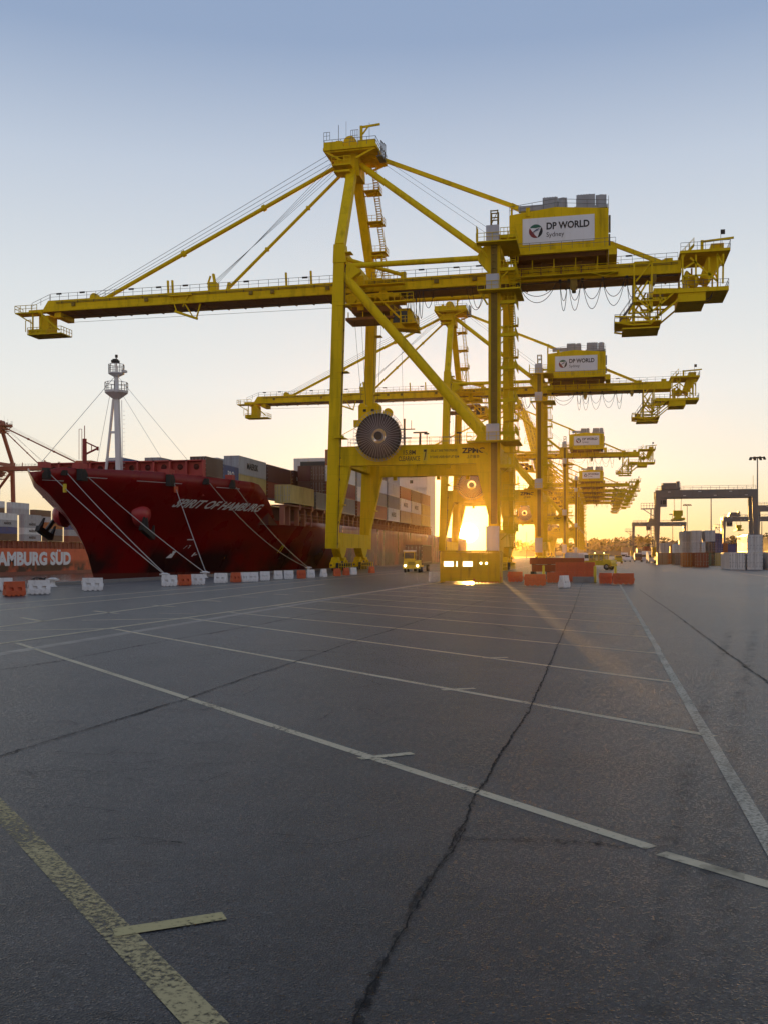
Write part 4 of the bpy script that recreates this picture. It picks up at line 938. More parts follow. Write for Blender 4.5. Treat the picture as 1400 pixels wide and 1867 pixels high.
# fairleads and anchors
for u, v, w, h in ((88, 863, .9, 1.3), (120, 862, .5, .6), (153, 866, 1.5, 1.4), (314, 876, 1.5, 1.5), (378, 878, .8, .8), (426, 883, .9, 1.2)):
    c = ray_hull(u, v); m = MB(SO)
    m.bx(c.x - .5, c.x + .16, c.y - w / 2, c.y + w / 2, c.z - h / 2, c.z + h / 2)
    m.mat(1).bx(c.x - .3, c.x + .2, c.y - w * .3, c.y + w * .3, c.z - h * .3, c.z + h * .28)
    if h > 1.1: m.mat(2).bx(c.x - 1.0, c.x + .05, c.y - w * .6, c.y + w * .6, c.z + h / 2, c.z + h / 2 + .7)
    m.build('fairlead', [M['dark'], M['black'], M['salmon']], ship)
M['bolster'] = paint('anchor_bolster_red', (.42, .03, .035), .4, dirt=.3, coat=.3)
def anchor(c, sx):
    m = MB(SO)
    prof = [(1.75 * math.cos(t), 1.75 * math.sin(t)) for t in [R(a) for a in range(0, 91, 10)]]
    c2 = Vector(c)
    m.lathe([(r, h * sx) for r, h in prof], c2, 'x', 20)
    o = m.build('anchor_bolster', M['bolster'], ship)
    a = MB(SO); p = c2 + Vector((1.35 * sx, -.4, -.6))
    ax = Vector((.35 * sx, -.5, -.8)).normalized()
    a.bar(p, p + ax * 2.4, .5, .45)
    e = p + ax * 2.4; cr = Vector((.1, .85, -.4)).normalized()
    a.bar(e - cr * 1.5, e + cr * 1.5, .7, .75)
    for k in (-1, 1):
        q = e + cr * 1.25 * k
        a.hexa([q + Vector((-.3, -.3, -.3)), q + Vector((.3, -.3, -.3)), q + Vector((.3, .3, -.3)), q + Vector((-.3, .3, -.3))], [q - ax * 1.9 + Vector((.45 * sx, 0, 0)) + Vector((-.1, -.1, 0)), q - ax * 1.9 + Vector((.45 * sx, 0, 0)) + Vector((.1, -.1, 0)), q - ax * 1.9 + Vector((.45 * sx, 0, 0)) + Vector((.1, .1, 0)), q - ax * 1.9 + Vector((.45 * sx, 0, 0)) + Vector((-.1, .1, 0))])
    a.build('anchor', M['dark'], o)
ac = ray_hull(258, 937); anchor(ac - Vector((.5, 0, 0)), 1)
anchor(Vector((2 * HCX - ac.x + .5, ac.y, ac.z)), -1)
# foremast
mc = on_x(213, 853, HCX); my = mc.y; mm = MB(SO)
def mz(v): return on_y(213, v, my).z
mm.tube((HCX - 2.0, my, 10.5), (HCX - .45, my, mz(728)), .2, .2, 10).hexa([(HCX + .15, my - .35, 10.5), (HCX + .85, my - .35, 10.5), (HCX + .85, my + .35, 10.5), (HCX + .15, my + .35, 10.5)], [(HCX - .25, my - .3, mz(728)), (HCX + .35, my - .3, mz(728)), (HCX + .35, my + .3, mz(728)), (HCX - .25, my + .3, mz(728))])
mm.bar((HCX - 1.6, my, mz(838)), (HCX + .6, my, mz(837)), .3).bar((HCX - 1.1, my, mz(788)), (HCX + .4, my, mz(788)), .3)
mm.lathe([(.36, mz(729)), (1.55, mz(717)), (1.6, mz(713)), (.3, mz(713))], (HCX, my, 0), 'z', 14, False).lathe([(.34, mz(714)), (.30, mz(686))], (HCX, my, 0), 'z', 10)
mm.lathe([(.4, mz(687)), (1.1, mz(682)), (1.1, mz(680)), (.2, mz(680))], (HCX, my, 0), 'z', 12, False).lathe([(.1, mz(681)), (.1, mz(648))], (HCX, my, 0), 'z', 8)
for zt, r in ((mz(713), 1.55), (mz(680), 1.05)):
    P = [(HCX + r * math.cos(2 * math.pi * i / 10), my + r * math.sin(2 * math.pi * i / 10), zt) for i in range(11)]
    mm.rails(P, 1.15, 1.0, .07)
mm.mat(1).bx(HCX - .55, HCX + .35, my - .5, my + .3, mz(662), mz(657)).bx(HCX - .4, HCX + .2, my - .4, my + .2, mz(656.5), mz(655)).lathe([(.2, mz(652)), (.2, mz(647))], (HCX, my, 0), 'z', 8)
mm.mat(0).bx(HCX + .9, HCX + 1.5, my - .3, my + .3, mz(680), mz(676)).bar((HCX + 1.0, my, 11), (HCX + .8, my, mz(730)), .06)
for z in [11 + k * .6 for k in range(20)]: mm.bar((HCX + 1.0, my, z), (HCX + 1.3, my, z), .04)
mast = mm.build('foremast', [M['ship_white'], M['dark']], ship)
st = MB(SO); T = Vector((HCX, my, mz(683)))
for p in (on_x(70, 850, HCX), on_y(352, 850, 126), ): st.bar(T, p, .045)
st.bar(Vector((HCX - 1, my, mz(720))), (HCX - 6, my + 4, 12), .04); st.bar(Vector((HCX + 1, my, mz(722))), (HCX + 7, my + 3, 13.5), .04)
st.build('stay', M['galv'], mast)
jm = MB(SO); jp = on_y(155, 862, 113.5); jz = lambda v: on_y(155, v, 113.5).z
jm.tube((jp.x, 113.5, 9.5), (jp.x, 113.5, jz(800)), .32, .28, 10).bar((jp.x, 113.5, jz(800)), (jp.x, 113.5, jz(776)), .08)
jx = on_y(179, 818, 113.5).x
jm.bar((jp.x, 113.5, jz(805)), (jx, 113.5, jz(817)), .16).bar((jp.x, 113.5, jz(829)), (jx, 113.5, jz(818)), .2).bar((jp.x + 1, 113.5, jz(811)), (jp.x + 1, 113.5, jz(824)), .08).bar((jx, 113.5, jz(815)), (jx, 113.5, jz(822)), .2)
jm.rails([(jp.x - .8, 113.5, jz(838)), (jp.x - .4, 113.5, jz(838))], 4.0, .4, .05, False)
jm.build('stores_crane', M['deckred'], ship)
# accommodation block
am = MB(SO); am.bx(-84, -47.2, 262, 276, 7, 26.5).bx(-86, -45.8, 263, 272, 26.5, 30)
for z in (12, 15, 18, 21, 24): am.bx(-84.1, -47.1, 261.6, 262, z, z + .12)
am.mat(1)
for z in (16.2, 19.2, 22.2, 25.0):
    for x in range(-82, -47, 5): am.bx(x, x + .9, 261.95, 262.0, z, z + .9)
am.bx(-84, -47, 262.9, 263.0, 27.6, 29)
am.build('accommodation_block', [M['ship_white'], M['glass']], ship)
rm_ = MB(SO); p = on_y(737, 770, 266)
rm_.bar((p.x, 266, 30), (p.x, 266, p.z + 1), .5).bar((p.x - 3, 266, p.z - 2), (p.x + 3, 266, p.z - 2), .3).bar((p.x - 2, 266, p.z - 4.5), (p.x + 2, 266, p.z - 4.5), .3).bar((p.x + 2, 266, p.z - 2), (p.x + 2, 266, p.z + .5), .15).bar((p.x - 2, 266, p.z - 2), (p.x - 2, 266, p.z + .3), .15)
rm_.bar((p.x + 4.5, 266, 30), (p.x + 4.5, 266, p.z - 3), .5).bar((p.x + 2.5, 266, p.z - 3), (p.x + 6.5, 266, p.z - 3), .4)
rm_.build('radar_mast', M['dark'], ship)

# ================================================================ containers
CC = {'grey': (.36, .37, .39), 'pale grey': (.52, .54, .55), 'white': (.68, .68, .66), 'burgundy': (.10, .032, .032), 'brown': (.115, .06, .042), 'rust red': (.24, .045, .025), 'orange': (.42, .13, .03), 'navy blue': (.035, .06, .20), 'blue': (.05, .13, .34), 'yellow': (.48, .38, .13), 'green': (.10, .15, .07), 'slate': (.15, .16, .18), 'dark grey': (.10, .10, .11), 'tan': (.36, .24, .14)}
for k, v in CC.items(): M['c_' + k] = paint(k.replace(' ', '_') + '_container_paint', v, .36, dirt=.45, dcol=(.13, .07, .04), scale=.5, coat=.15)
BODY = {}
def container_meshes(L_, H_=2.8):
    """corrugated box with frame, and a door end with lock rods; origin at the base of the near right corner, long side along +Y, width to -X"""
    if (L_, H_) in BODY: return BODY[(L_, H_)]
    b = MB(); W = 2.44; f = .12
    for x in (-W, -f):
        for y in (0, L_ - f): b.bx(x, x + f, y, y + f, 0, H_)
    for z0, z1 in ((0, .16), (H_ - .1, H_)):
        for x in (-W, -f): b.bx(x, x + f, f, L_ - f, z0, z1)
        for y in (0, L_ - f): b.bx(-W + f, -f, y, y + f, z0, z1)
    b.bx(-W + f, -f, f, L_ - f, H_ - .06, H_ - .03).bx(-W + f, -f, f, L_ - f, .05, .1)
    n = int(L_ / .28); pr = []
    for i in range(n):
        y0 = f + (L_ - 2 * f) * i / n; s = (L_ - 2 * f) / n
        pr += [(y0, .02), (y0 + s * .35, .02), (y0 + s * .5, .055), (y0 + s * .85, .055)]
    pr.append((L_ - f, .02))
    for sx in (0, 1):
        vs = []
        for y, d in pr:
            x = -d if sx == 0 else -W + d
            vs += [(x, y, .16), (x, y, H_ - .1)]
        b.add(vs, [(2 * i, 2 * i + 2, 2 * i + 3, 2 * i + 1) for i in range(len(pr) - 1)])
    b.add([(-W + f, L_ - .05, .16), (-f, L_ - .05, .16), (-f, L_ - .05, H_ - .1), (-W + f, L_ - .05, H_ - .1)], [(0, 1, 2, 3)])
    b.bx(-W + f, -f, .05, .1, .16, H_ - .1)
    d = MB()
    for xa in (-W + .14, -W / 2 + .01): d.bx(xa, xa + W / 2 - .16, .015, .05, .18, H_ - .12)
    d.mat(1)
    for x in (-W + .42, -W + .92, -.92, -.42):
        d.bar((x, -.01, .2), (x, -.01, H_ - .14), .045)
        for z in (.5, H_ - .5): d.bx(x - .07, x + .07, -.03, .015, z, z + .1)
        d.bx(x - .02, x + .3, -.035, -.01, 1.1, 1.16)
    for x in (-W - .004, -f + .004):
        for z in (.5, 1.1, 1.7, 2.3): d.bx(x, x + f, -.012, .0, z, z + .12)
    d.mat(2)
    for xa in (-W + .14, -W / 2, -.15): d.bx(xa - .012, xa + .012, .005, .02, .18, H_ - .12)
    bo = b.build('body', M['c_grey']); do = d.build('door', [M['c_grey'], M['galv'], M['dark']])
    r = (bo.data, do.data); bpy.data.objects.remove(bo); bpy.data.objects.remove(do)
    BODY[(L_, H_)] = r
    return r
def container(colr, loc, L_=12.19, H_=2.8, label='', group=None, rz=0, door=True, text=None, tcol='white'):
    bm, dm_ = container_meshes(L_, H_)
    r = empty('shipping_container', loc, rz); tag(r, label, 'container', group)
    for nm, me in (('body', bm), ('door', dm_)):
        if nm == 'door' and not door: continue
        o = bpy.data.objects.new(nm, me); COL.objects.link(o); o.parent = r
        o.material_slots[0].link = 'OBJECT'; o.material_slots[0].material = M['c_' + colr]
    if text:
        g, wd = text_geo(text, .03); k = min(L_ * .62 / wd, H_ * .34)
        m = MB(); m.flat(g, lambda x, y: (.012, L_ * .28 + x * k, H_ * .36 + y * k))
        m.build('lettering', M[tcol], r)
    return r
GS = 'containers on the red ship'
# explicit boxes over the fore hatches
fore = [('yellow', (-45.5, 137.5, 10.3), 6.06, 'dull yellow container overhanging the red ship rail, nearer of two', None),
        ('yellow', (-45.5, 143.7, 10.3), 6.06, 'dull yellow container overhanging the red ship rail, farther of two', None),
        ('grey', (-53.7, 137.6, 14.85), 12.19, 'grey container lettered MAERSK highest behind the red ship bulwark', 'MAERSK'),
        ('yellow', (-53.7, 137.6, 12.05), 12.19, 'mustard yellow container directly under the grey MAERSK box', None),
        ('brown', (-53.7, 125.2, 13.5), 6.06, 'brown container beside the right end of the salmon red breakwater', None),
        ('navy blue', (-53.7, 131.4, 12.95), 6.06, 'navy blue container with white script between the brown and MAERSK boxes', 'P&O'),
        ('burgundy', (-53.9, 151.1, 14.75), 12.19, 'burgundy container between the grey MAERSK box and the one marked tex', None),
        ('rust red', (-53.9, 151.1, 11.95), 12.19, 'rust red container under the burgundy one behind the overhanging yellow pair', None),
        ('burgundy', (-53.9, 164.6, 14.9), 6.06, 'burgundy container lettered tex above the overhanging yellow pair', 'tex'),
        ('brown', (-53.9, 170.8, 14.9), 6.06, 'plain brown container just behind the one lettered tex', None),
        ('brown', (-53.9, 164.6, 12.1), 12.19, 'brown container under the box lettered tex', None),
        ('slate', (-45.5, 151.0, 10.0), 12.19, 'slate grey container behind the overhanging yellow pair, low at the rail', None),
        ('grey', (-48.1, 151.0, 10.0), 12.19, 'grey container with braced end beside the slate one at the rail', None),
        ('orange', (-71.4, 125.2, 13.3), 6.06, 'orange container at the far left behind the breakwater', None),
        ('blue', (-66.4, 125.2, 13.6), 6.06, 'bright blue container showing over the breakwater by the foremast', None),
        ('grey', (-60.6, 125.2, 13.5), 6.06, 'grey container just right of the foremast above the breakwater', None),
        ('pale grey', (-57.2, 137.6, 14.6), 12.19, 'pale grey container a sliver of which shows left of the MAERSK box', None)]
for colr, loc, L_, lb, tx in fore:
    container(colr, loc, L_, 2.75, lb, GS, text=tx, tcol='dark' if tx == 'MAERSK' else 'white')
# navy box script
ordn = ['lowest', 'second', 'third', 'fourth', 'top']
bays = {2: [['slate', 'rust red', 'white', 'orange'], ['slate', 'brown', 'brown'], ['brown', 'brown', 'burgundy']],
        3: [['rust red', 'white', 'grey', 'orange'], ['slate', 'grey', 'slate'], ['grey', 'brown', 'grey']],
        4: [['rust red', 'slate', 'pale grey', 'brown'], ['grey', 'brown', 'slate', 'grey'], ['burgundy', 'grey', 'brown', 'slate']],
        5: [['pale grey', 'slate', 'grey', 'grey'], ['grey', 'dark grey', 'grey', 'grey'], ['rust red', 'grey', 'slate', 'pale grey']],
        6: [['tan', 'white', 'rust red'], ['brown', 'grey', 'rust red'], ['slate', 'grey', 'rust red']],
        7: [['tan', 'pale grey', 'brown'], ['grey', 'tan', 'brown'], ['slate', 'brown', 'tan']],
        8: [['yellow', 'yellow', 'tan'], ['tan', 'tan', 'tan'], ['brown', 'tan', 'brown']]}
nth = {2: 'third', 3: 'fourth', 4: 'fifth', 5: 'sixth', 6: 'seventh', 7: 'eighth', 8: 'ninth'}
rown = ['outermost row', 'second row in', 'third row in']
maersk = {(3, 1), (5, 0), (6, 1), (7, 1)}
for b, rows in bays.items():
    for r, tiers in enumerate(rows):
        for t, cn in enumerate(tiers):
            container(cn, (-45.5 - 2.55 * r, 137.5 + 13.5 * b, 9.95 + 2.82 * t), 12.19, 2.79,
                      f'{cn} container of the {nth[b]} stack from the red bow, {rown[r]}, {ordn[t]} tier', GS,
                      door=(r < 2), text='MAERSK' if r == 0 and (b, t) in maersk else None, tcol='dark')
# mooring bollards and ropes
def bollard(p, label):
    m = MB(); m.lathe([(.36, 0), (.36, .06), (.2, .12), (.18, .42), (.34, .55), (.36, .66), (.2, .72)], (0, 0, 0), 'z', 14)
    m.bx(-.5, .5, -.16, .16, .5, .64)
    tag(m.build('mooring_bollard', M['wplastic'], None, p), label, 'bollard', 'mooring bollards along the quay edge')
BP = [ground(108, 1070), ground(277, 1057.5), ground(331, 1053), ground(574, 1042)]
for p, l in zip(BP, ['white T head bollard alone between the two white barriers at left', 'white bollard holding the two longest bow ropes', 'bollard holding the two ropes behind the orange barrier', 'bollard with ropes just left of the near crane legs']):
    p.x = -42.3; bollard(p, l)
ropes = [((90, 866), 1, 'mooring rope with a yellow tag, leftmost from the bow'), ((121, 864), 1, 'second mooring rope from the stem, running to the same bollard as the tagged one'), ((158, 870), 2, 'long mooring rope crossing the anchor side of the bow'), ((315, 881), 2, 'steep mooring rope hanging down across the letter S of the ship name'),
         ((380, 881), 3, 'slack mooring rope crossing the letters HAM of the ship name'), ((428, 888), 3, 'mooring rope from the last fairlead of the bow, crossing the letters BURG')]
for i, (fp, bi, lb) in enumerate(ropes):
    a = ray_hull(*fp) + Vector((.25, 0, 0)); b = BP[bi] + Vector((.1 * (i % 2), .1, .5)); L_ = (b - a).length
    sag = (.25, .25, .3, .15, 1.5, .9)[i]
    P = [a.lerp(b, k / 14) - Vector((0, 0, sag * 4 * (k / 14) * (1 - k / 14))) for k in range(15)]
    m = MB()
    for p, q in zip(P, P[1:]): m.tube(p, q, .055, n=6)
    if i == 0: m.mat(1).tube(P[2] - Vector((0, 0, .5)), P[2] + Vector((0, 0, .5)), .22, n=8)
    if i == 3: m.mat(2).tube(P[1] - Vector((0, 0, .5)), P[1] + Vector((0, 0, .3)), .3, n=8)
    tag(m.build('mooring_rope', [M['rope'], M['bollard_y'], M['orange']]), lb, 'rope', 'mooring ropes of the red ship')

# ================================================================ the other ship, across the basin
X2 = -229.0
M['hull2'] = hull_paint('orange_red_hull_paint', (.64, .105, .04), (.22, .06, .045), 1.4, .4)
s2 = empty('container_ship', (X2 - 20, 380, WZ)); tag(s2, 'orange red container ship lettered HAMBURG SÜD across the water at the left edge', 'ship')
O2 = (-(X2 - 20), -380, -WZ)
h2 = MB(O2).hexa([(X2 - 36, 235, -7), (X2, 250, -7), (X2, 520, -7), (X2 - 36, 530, -7)], [(X2 - 38, 230, 4.9), (X2, 238, 4.9), (X2, 535, 4.9), (X2 - 38, 535, 4.9)]).build('hull', M['hull2'], s2)
TX = 'HAMBURG SUD'; g, wd = text_geo(TX, .05); ya, yb = on_x(-5, 1020, X2).y, on_x(129.5, 1020, X2).y; ya = yb - (yb - ya) * wd / text_geo(TX[1:], .05)[1]
za, zt = on_x(80, 1029, X2).z, on_x(80, 1007.5, X2).z
m = MB(O2).flat(g, lambda x, y: (X2 + .12, ya + (yb - ya) * x / wd, za + y * (zt - za)))
ux = wd - text_geo('D', .05)[1] - .62                      # the two dots over the U
for dx in (-.24, .06):
    y0, y1 = (ya + (yb - ya) * (ux + q) / wd for q in (dx, dx + .19))
    m.add([(X2 + .12, y0, zt + .45), (X2 + .12, y1, zt + .45), (X2 + .12, y1, zt + 1.3), (X2 + .12, y0, zt + 1.3)], [(0, 1, 2, 3)])
m.build('lettering', M['white'], h2)
m = MB(O2); y = 240
while y < 520:
    m.bx(X2 - 1.0, X2 - .3, y - .25, y + .25, 4.9, 7.9); m.bx(X2 - 2.4, X2 - .3, y - .15, y + .15, 7.6, 7.9); y += 3.4
m.bx(X2 - 2.4, X2 - 2.2, 240, 520, 4.9, 7.8).rails([(X2 - .2, 240, 4.9), (X2 - .2, 520, 4.9)], 1.1, 3, .12)
m.build('lashing_post', M['redcrane'], s2)['kind'] = 'stuff'
# bay (start Y, tiers bottom to top)
b2 = [(313.5, 6.06, ['white', 'pale grey', 'pale grey', 'grey', 'pale grey']), (320.0, 6.06, ['white', 'pale grey', 'pale grey', 'pale grey', 'white']),
      (332.5, 12.19, ['brown', 'navy blue', 'grey', 'white']), (349.5, 12.19, ['grey', 'white', 'grey', 'grey']), (366, 12.19, ['brown', 'slate', 'orange']), (383, 12.19, ['rust red', 'grey', 'navy blue']), (400, 12.19, ['grey', 'brown', 'brown'])]
txt2 = {(349.5, 0): 'MAERSK', (349.5, 1): 'MAERSK', (349.5, 2): 'MAERSK', (332.5, 2): 'MAERSK'}
for bi, (y, L_, ts) in enumerate(b2):
    for t, cn in enumerate(ts):
        container(cn, (X2 - .3, y, 7.95 + 2.72 * t), L_, 2.68, f'{cn} container on the far ship, {ordn[t]} of the {["first","second","third","fourth","fifth","sixth","seventh"][bi]} column from the left', 'containers on the far ship', door=False, text=txt2.get((y, t)), tcol='dark')
    top = len(ts)
    for t in range(top, 6 if bi < 4 else 5):
        container(['brown', 'rust red', 'brown', 'grey'][(bi + t) % 4] if t < 5 else ['pale grey', 'grey', 'white'][bi % 3], (X2 - 6.0, y, 7.95 + 2.72 * t - (.4 if t == 5 else 0)), L_, 2.68, f'container set back above the {["first","second","third","fourth","fifth","sixth","seventh"][bi]} column on the far ship, tier {["one","two","three","four","five","six"][t]}', 'containers on the far ship', door=False)

# ================================================================ water-filled barriers
def barrier_mesh(L_=1.3, H_=.9, D=.55):
    """safety barrier: sloped sides, upright crest, two forklift pockets, feet, end lugs"""
    m = MB()
    zz = [.06, .30, .56, .74, H_]; dd = [D / 2, D / 2 - .02, .17, .14, .12]
    xs = [-L_ / 2, -L_ * .34, -L_ * .08, L_ * .08, L_ * .34, L_ / 2]
    for s in (-1, 1):
        P = lambda i, j: Vector((xs[i], s * dd[j], zz[j]))
        for i in range(5):
            for j in range(4):
                q = [P(i, j), P(i + 1, j), P(i + 1, j + 1), P(i, j + 1)]
                if j == 1 and i in (1, 3):
                    c = sum(q, Vector()) / 4; w_ = [c + (p - c) * .78 for p in q]; b = [p - Vector((0, s * .12, 0)) for p in w_]
                    for k in range(4):
                        m.add([q[k], q[(k + 1) % 4], w_[(k + 1) % 4], w_[k]], [(0, 1, 2, 3)]); m.add([w_[k], w_[(k + 1) % 4], b[(k + 1) % 4], b[k]], [(0, 1, 2, 3)])
                    m.add(b, [(0, 1, 2, 3)])
                else: m.add(q, [(0, 1, 2, 3)])
    for x in (xs[0], xs[-1]):
        m.add([(x, -dd[j], zz[j]) for j in range(5)] + [(x, dd[j], zz[j]) for j in range(4, -1, -1)], [tuple(range(10))])
    m.add([(xs[0], -dd[4], H_), (xs[-1], -dd[4], H_), (xs[-1], dd[4], H_), (xs[0], dd[4], H_)], [(0, 1, 2, 3)])
    for x in (-L_ * .42, -L_ * .2, L_ * .06, L_ * .3):
        for s in (-1, 1): m.bx(x, x + L_ * .13, s * (D / 2) - .06 - .06 * s, s * (D / 2) + .06 - .06 * s, 0, .06)
    m.bx(-L_ / 2 - .06, -L_ / 2, -.07, .07, .45, .7).bx(L_ / 2, L_ / 2 + .06, -.07, .07, .3, .5)
    return m
bw = barrier_mesh().build('safety_barrier', [M['wplastic'], M['dark']])
bo_ = barrier_mesh().build('safety_barrier', [M['orange'], M['rust']])
GB = 'water filled barriers along the quay lane'
LB = [('w', 0, 23, 1077, 0, 'white barrier cut off by the left edge, behind the orange one', .15),
      ('o', 7, 47, 1087, 0, 'orange barrier at the left edge, nearest of the row', .42), ('w', 52, 91.5, 1083.6, 0, 'white barrier with birds perched on it beside the leftmost orange barrier', .2),
      ('w', 151, 188, 1077, 0, 'white barrier standing alone below the ship stem', .1), ('w', 295.5, 323.5, 1069, 0, 'white barrier touching the left side of the orange one under the rope ends', .1),
      ('o', 324.5, 349.7, 1067.5, 0, 'orange barrier between two white ones where two bow ropes end', .3), ('w', 349, 374, 1066.4, 0, 'white barrier touching the right side of the orange one under the rope ends', .1),
      ('w', 391, 416, 1063.4, 0, 'white slatted barrier tilted, alone between two clusters', -.3), ('o', 421, 440, 1061.8, 0, 'orange barrier starting the long white run in the row', .5),
      ('w', 438, 452.6, 1061.3, 0, 'narrow white barrier right against the orange one that starts the run', .6), ('w', 451.5, 471.5, 1061, 0, 'white barrier second after the orange one that starts the run', .1),
      ('w', 475, 492.5, 1058.9, 0, 'white barrier third after the orange one that starts the run', .1), ('w', 500, 515.5, 1056.6, 0, 'white barrier fourth after the orange one that starts the run', .3),
      ('w', 518.4, 535.5, 1056, 0, 'white barrier fifth after the orange one that starts the run', .1), ('o', 541.7, 558, 1055, 0, 'orange barrier left of the near crane leg, white barriers on both sides', .2),
      ('w', 560, 574.4, 1053.6, 0, 'white barrier below the last ropes, right of an orange one', .3), ('w', 584.7, 596, 1052, 0, 'narrow white barrier just left of the near crane leg', .8),
      ('o', 608, 621.6, 1050.5, 0, 'orange barrier in front of the crane bogies, left of two', .3), ('o', 626, 637, 1049, 0, 'orange barrier in front of the crane bogies, right of two', .6),
      ('w', 639, 650.7, 1047.8, 0, 'white barrier in front of the crane bogies', .4), ('o', 672.7, 683, 1045, 0, 'orange barrier last of the row, right of the crane bogies', .7),
      ('w', 781, 802, 1061.5, 0, 'white barrier against the left end of the yellow steel cabin', .3),
      ('o', 862, 887, 1063, 0, 'orange barrier in front of the yellow cabin, left of two', .02), ('o', 888, 912, 1063, 0, 'orange barrier in front of the yellow cabin, right of two', .02),
      ('o', 925, 952, 1061, 0, 'dull orange barrier right of the yellow cabin in the sun glare', .1), ('o', 955, 994, 1068, 0, 'orange barrier closest of the cluster left of the lone white one', .05),
      ('o', 996, 1016, 1062.5, 0, 'orange barrier just behind and left of the lone white one', .1),
      ('w', 1016.5, 1038.7, 1072, 0, 'white barrier turned end on in front of the orange steel beams', 1.15), ('o', 1091.5, 1114.5, 1064.5, 0, 'orange barrier between the tall yellow post and the longest barrier', .05),
      ('o', 1115.5, 1155, 1065.3, 0, 'long salmon orange barrier with two pockets at the head of the white line', .12)]
for k in range(4):
    LB.append(('o', 1010 + 18.5 * k, 1028.0 + 18.5 * k, 1061 - .4 * k, .0, f'orange barrier of the back row under the steel beams, {["leftmost","second from left","second from right","rightmost"][k]}', .03))
    LB.append(('o', 1012 + 18 * k, 1029.5 + 18 * k, 1060.5 - .4 * k, .86, f'orange barrier stacked upon the back row, {["leftmost","second from left","second from right","rightmost"][k]}', .03))
first = {'w': True, 'o': True}
birds_on = None
for kind, u0, u1, v, z, lb, dr in LB:
    src = bw if kind == 'w' else bo_
    if first[kind]: o = src; first[kind] = False
    else: o = src.copy(); COL.objects.link(o)
    a, b = ground(u0, v), ground(u1, v); wd = (b - a).length; ph = heading((u0 + u1) / 2)
    base = -ph + dr; app = wd / (abs(math.cos(dr)) + .42 * abs(math.sin(dr)))
    c = (a + b) / 2 + Vector((math.sin(ph), math.cos(ph), 0)) * (.28 + .3 * abs(math.sin(dr)))
    o.location = (c.x, c.y, z); o.rotation_euler = (0, 0, base)
    o.scale = (app / 1.3, 1, 1.0 if u0 < 700 else 1.05)
    tag(o, lb, 'barrier', GB)
    if 'birds' in lb: birds_on = (c, base)
# small birds on one barrier: one continuous body each
def bird(p, rz, label):
    bm_ = MB(); prof = [(0.005, -.17), (.03, -.10), (.055, -.02), (.06, .04), (.04, .09), (.036, .12), (.03, .15), (.008, .175), (.004, .21)]
    n = 8; vs = []
    for r, h in prof:
        up = max(0, h - .05) * .75 + max(0, -h) * -.25
        for i in range(n):
            t = 2 * math.pi * i / n; vs.append((h, r * math.cos(t), .1 + up + r * 1.05 * math.sin(t)))
    bm_.add(vs, [(j * n + i, j * n + (i + 1) % n, (j + 1) * n + (i + 1) % n, (j + 1) * n + i) for j in range(len(prof) - 1) for i in range(n)], True)
    for s in (-1, 1): bm_.bar((.0, s * .025, 0), (.0, s * .025, .07), .012)
    o = bm_.build('bird', M['dark'], None, p); o.rotation_euler = (0, 0, rz); return tag(o, label, 'bird', 'birds perched on a white barrier')
if birds_on:
    c, a = birds_on
    for i, t in enumerate((-.32, -.12, .08, .2, .33)):
        bird((c.x + t * math.cos(a), c.y + t * math.sin(a), .9), a + (i * 1.3), 'small dark bird perched on the white barrier at the left, one of five')

# ================================================================ cluster of stored gear by the near crane
def post(p, h, label):
    m = MB(); m.lathe([(.13, 0), (.13, h), (.10, h + .05), (.02, h + .07)], (0, 0, 0), 'z', 14).mat(1).lathe([(.2, 0), (.2, .03)], (0, 0, 0), 'z', 14)
    tag(m.build('bollard', [M['bollard_y'], M['dark']], None, p), label, 'bollard', 'yellow guard posts')
post(ground(1084, 1062.5), 1.45, 'tall yellow guard post in front of the yellow truck'); post(ground(1121, 1058), 1.3, 'yellow guard post behind the long orange barrier')
post(ground(990, 1056), 1.35, 'yellow guard post at the left part of the orange steel beams')
post(ground(1044, 1060), .9, 'short yellow post under the steel beams, left of two'); post(ground(1063, 1059.5), .9, 'short yellow post under the steel beams, right of two')
def beam(u0, u1, v0, v1, Y, label, dep=1.6):
    a, b = on_y(u0, v1, Y), on_y(u1, v0, Y); m = MB()
    m.bx(a.x, b.x, Y, Y + dep, a.z, b.z)
    m.bx(a.x, b.x, Y - .12, Y, b.z - .12, b.z + .01).bx(a.x, b.x, Y - .12, Y, a.z - .01, a.z + .12)
    k = int((b.x - a.x) / 1.1)
    for i in range(k + 1): x = a.x + (b.x - a.x - .1) * i / k; m.bx(x, x + .1, Y - .1, Y, a.z + .12, b.z - .12)
    tag(m.build('steel_beam', M['rust']), label, 'beam', 'orange steel beams stacked by the crane')
beam(965, 1064, 1017.5, 1028.5, 103, 'upper and longer rusty orange steel beam of the stack')
beam(969, 1066, 1030, 1042, 101, 'lower rusty orange steel beam of the stack')
sup = MB()
for u in (972, 1000, 1030, 1060):
    p = on_y(u, 1030, 103); sup.bx(p.x - .2, p.x + .2, 101.2, 104.4, 0, on_y(u, 1042, 101).z); sup.bx(p.x - .2, p.x + .2, 103.1, 104.4, 0, on_y(u, 1028.5, 103).z)
tag(sup.build('timber_support', M['dark']), 'dark timber supports under the stacked orange steel beams', 'support')
cb = MB(); a, b = ground(1043, 1062.7), ground(1082, 1062.7); cb.prism([(-.3, 0), (.3, 0), (.2, .55), (-.2, .55)], a.x, b.x, lambda p, q, t: (t, a.y + .4 + p, q)); cb.bx(a.x + 1, a.x + 1.4, a.y + .08, a.y + .3, .15, .4)
tag(cb.build('concrete_block', M['concrete']), 'low grey concrete block at the foot of the orange barriers', 'block')
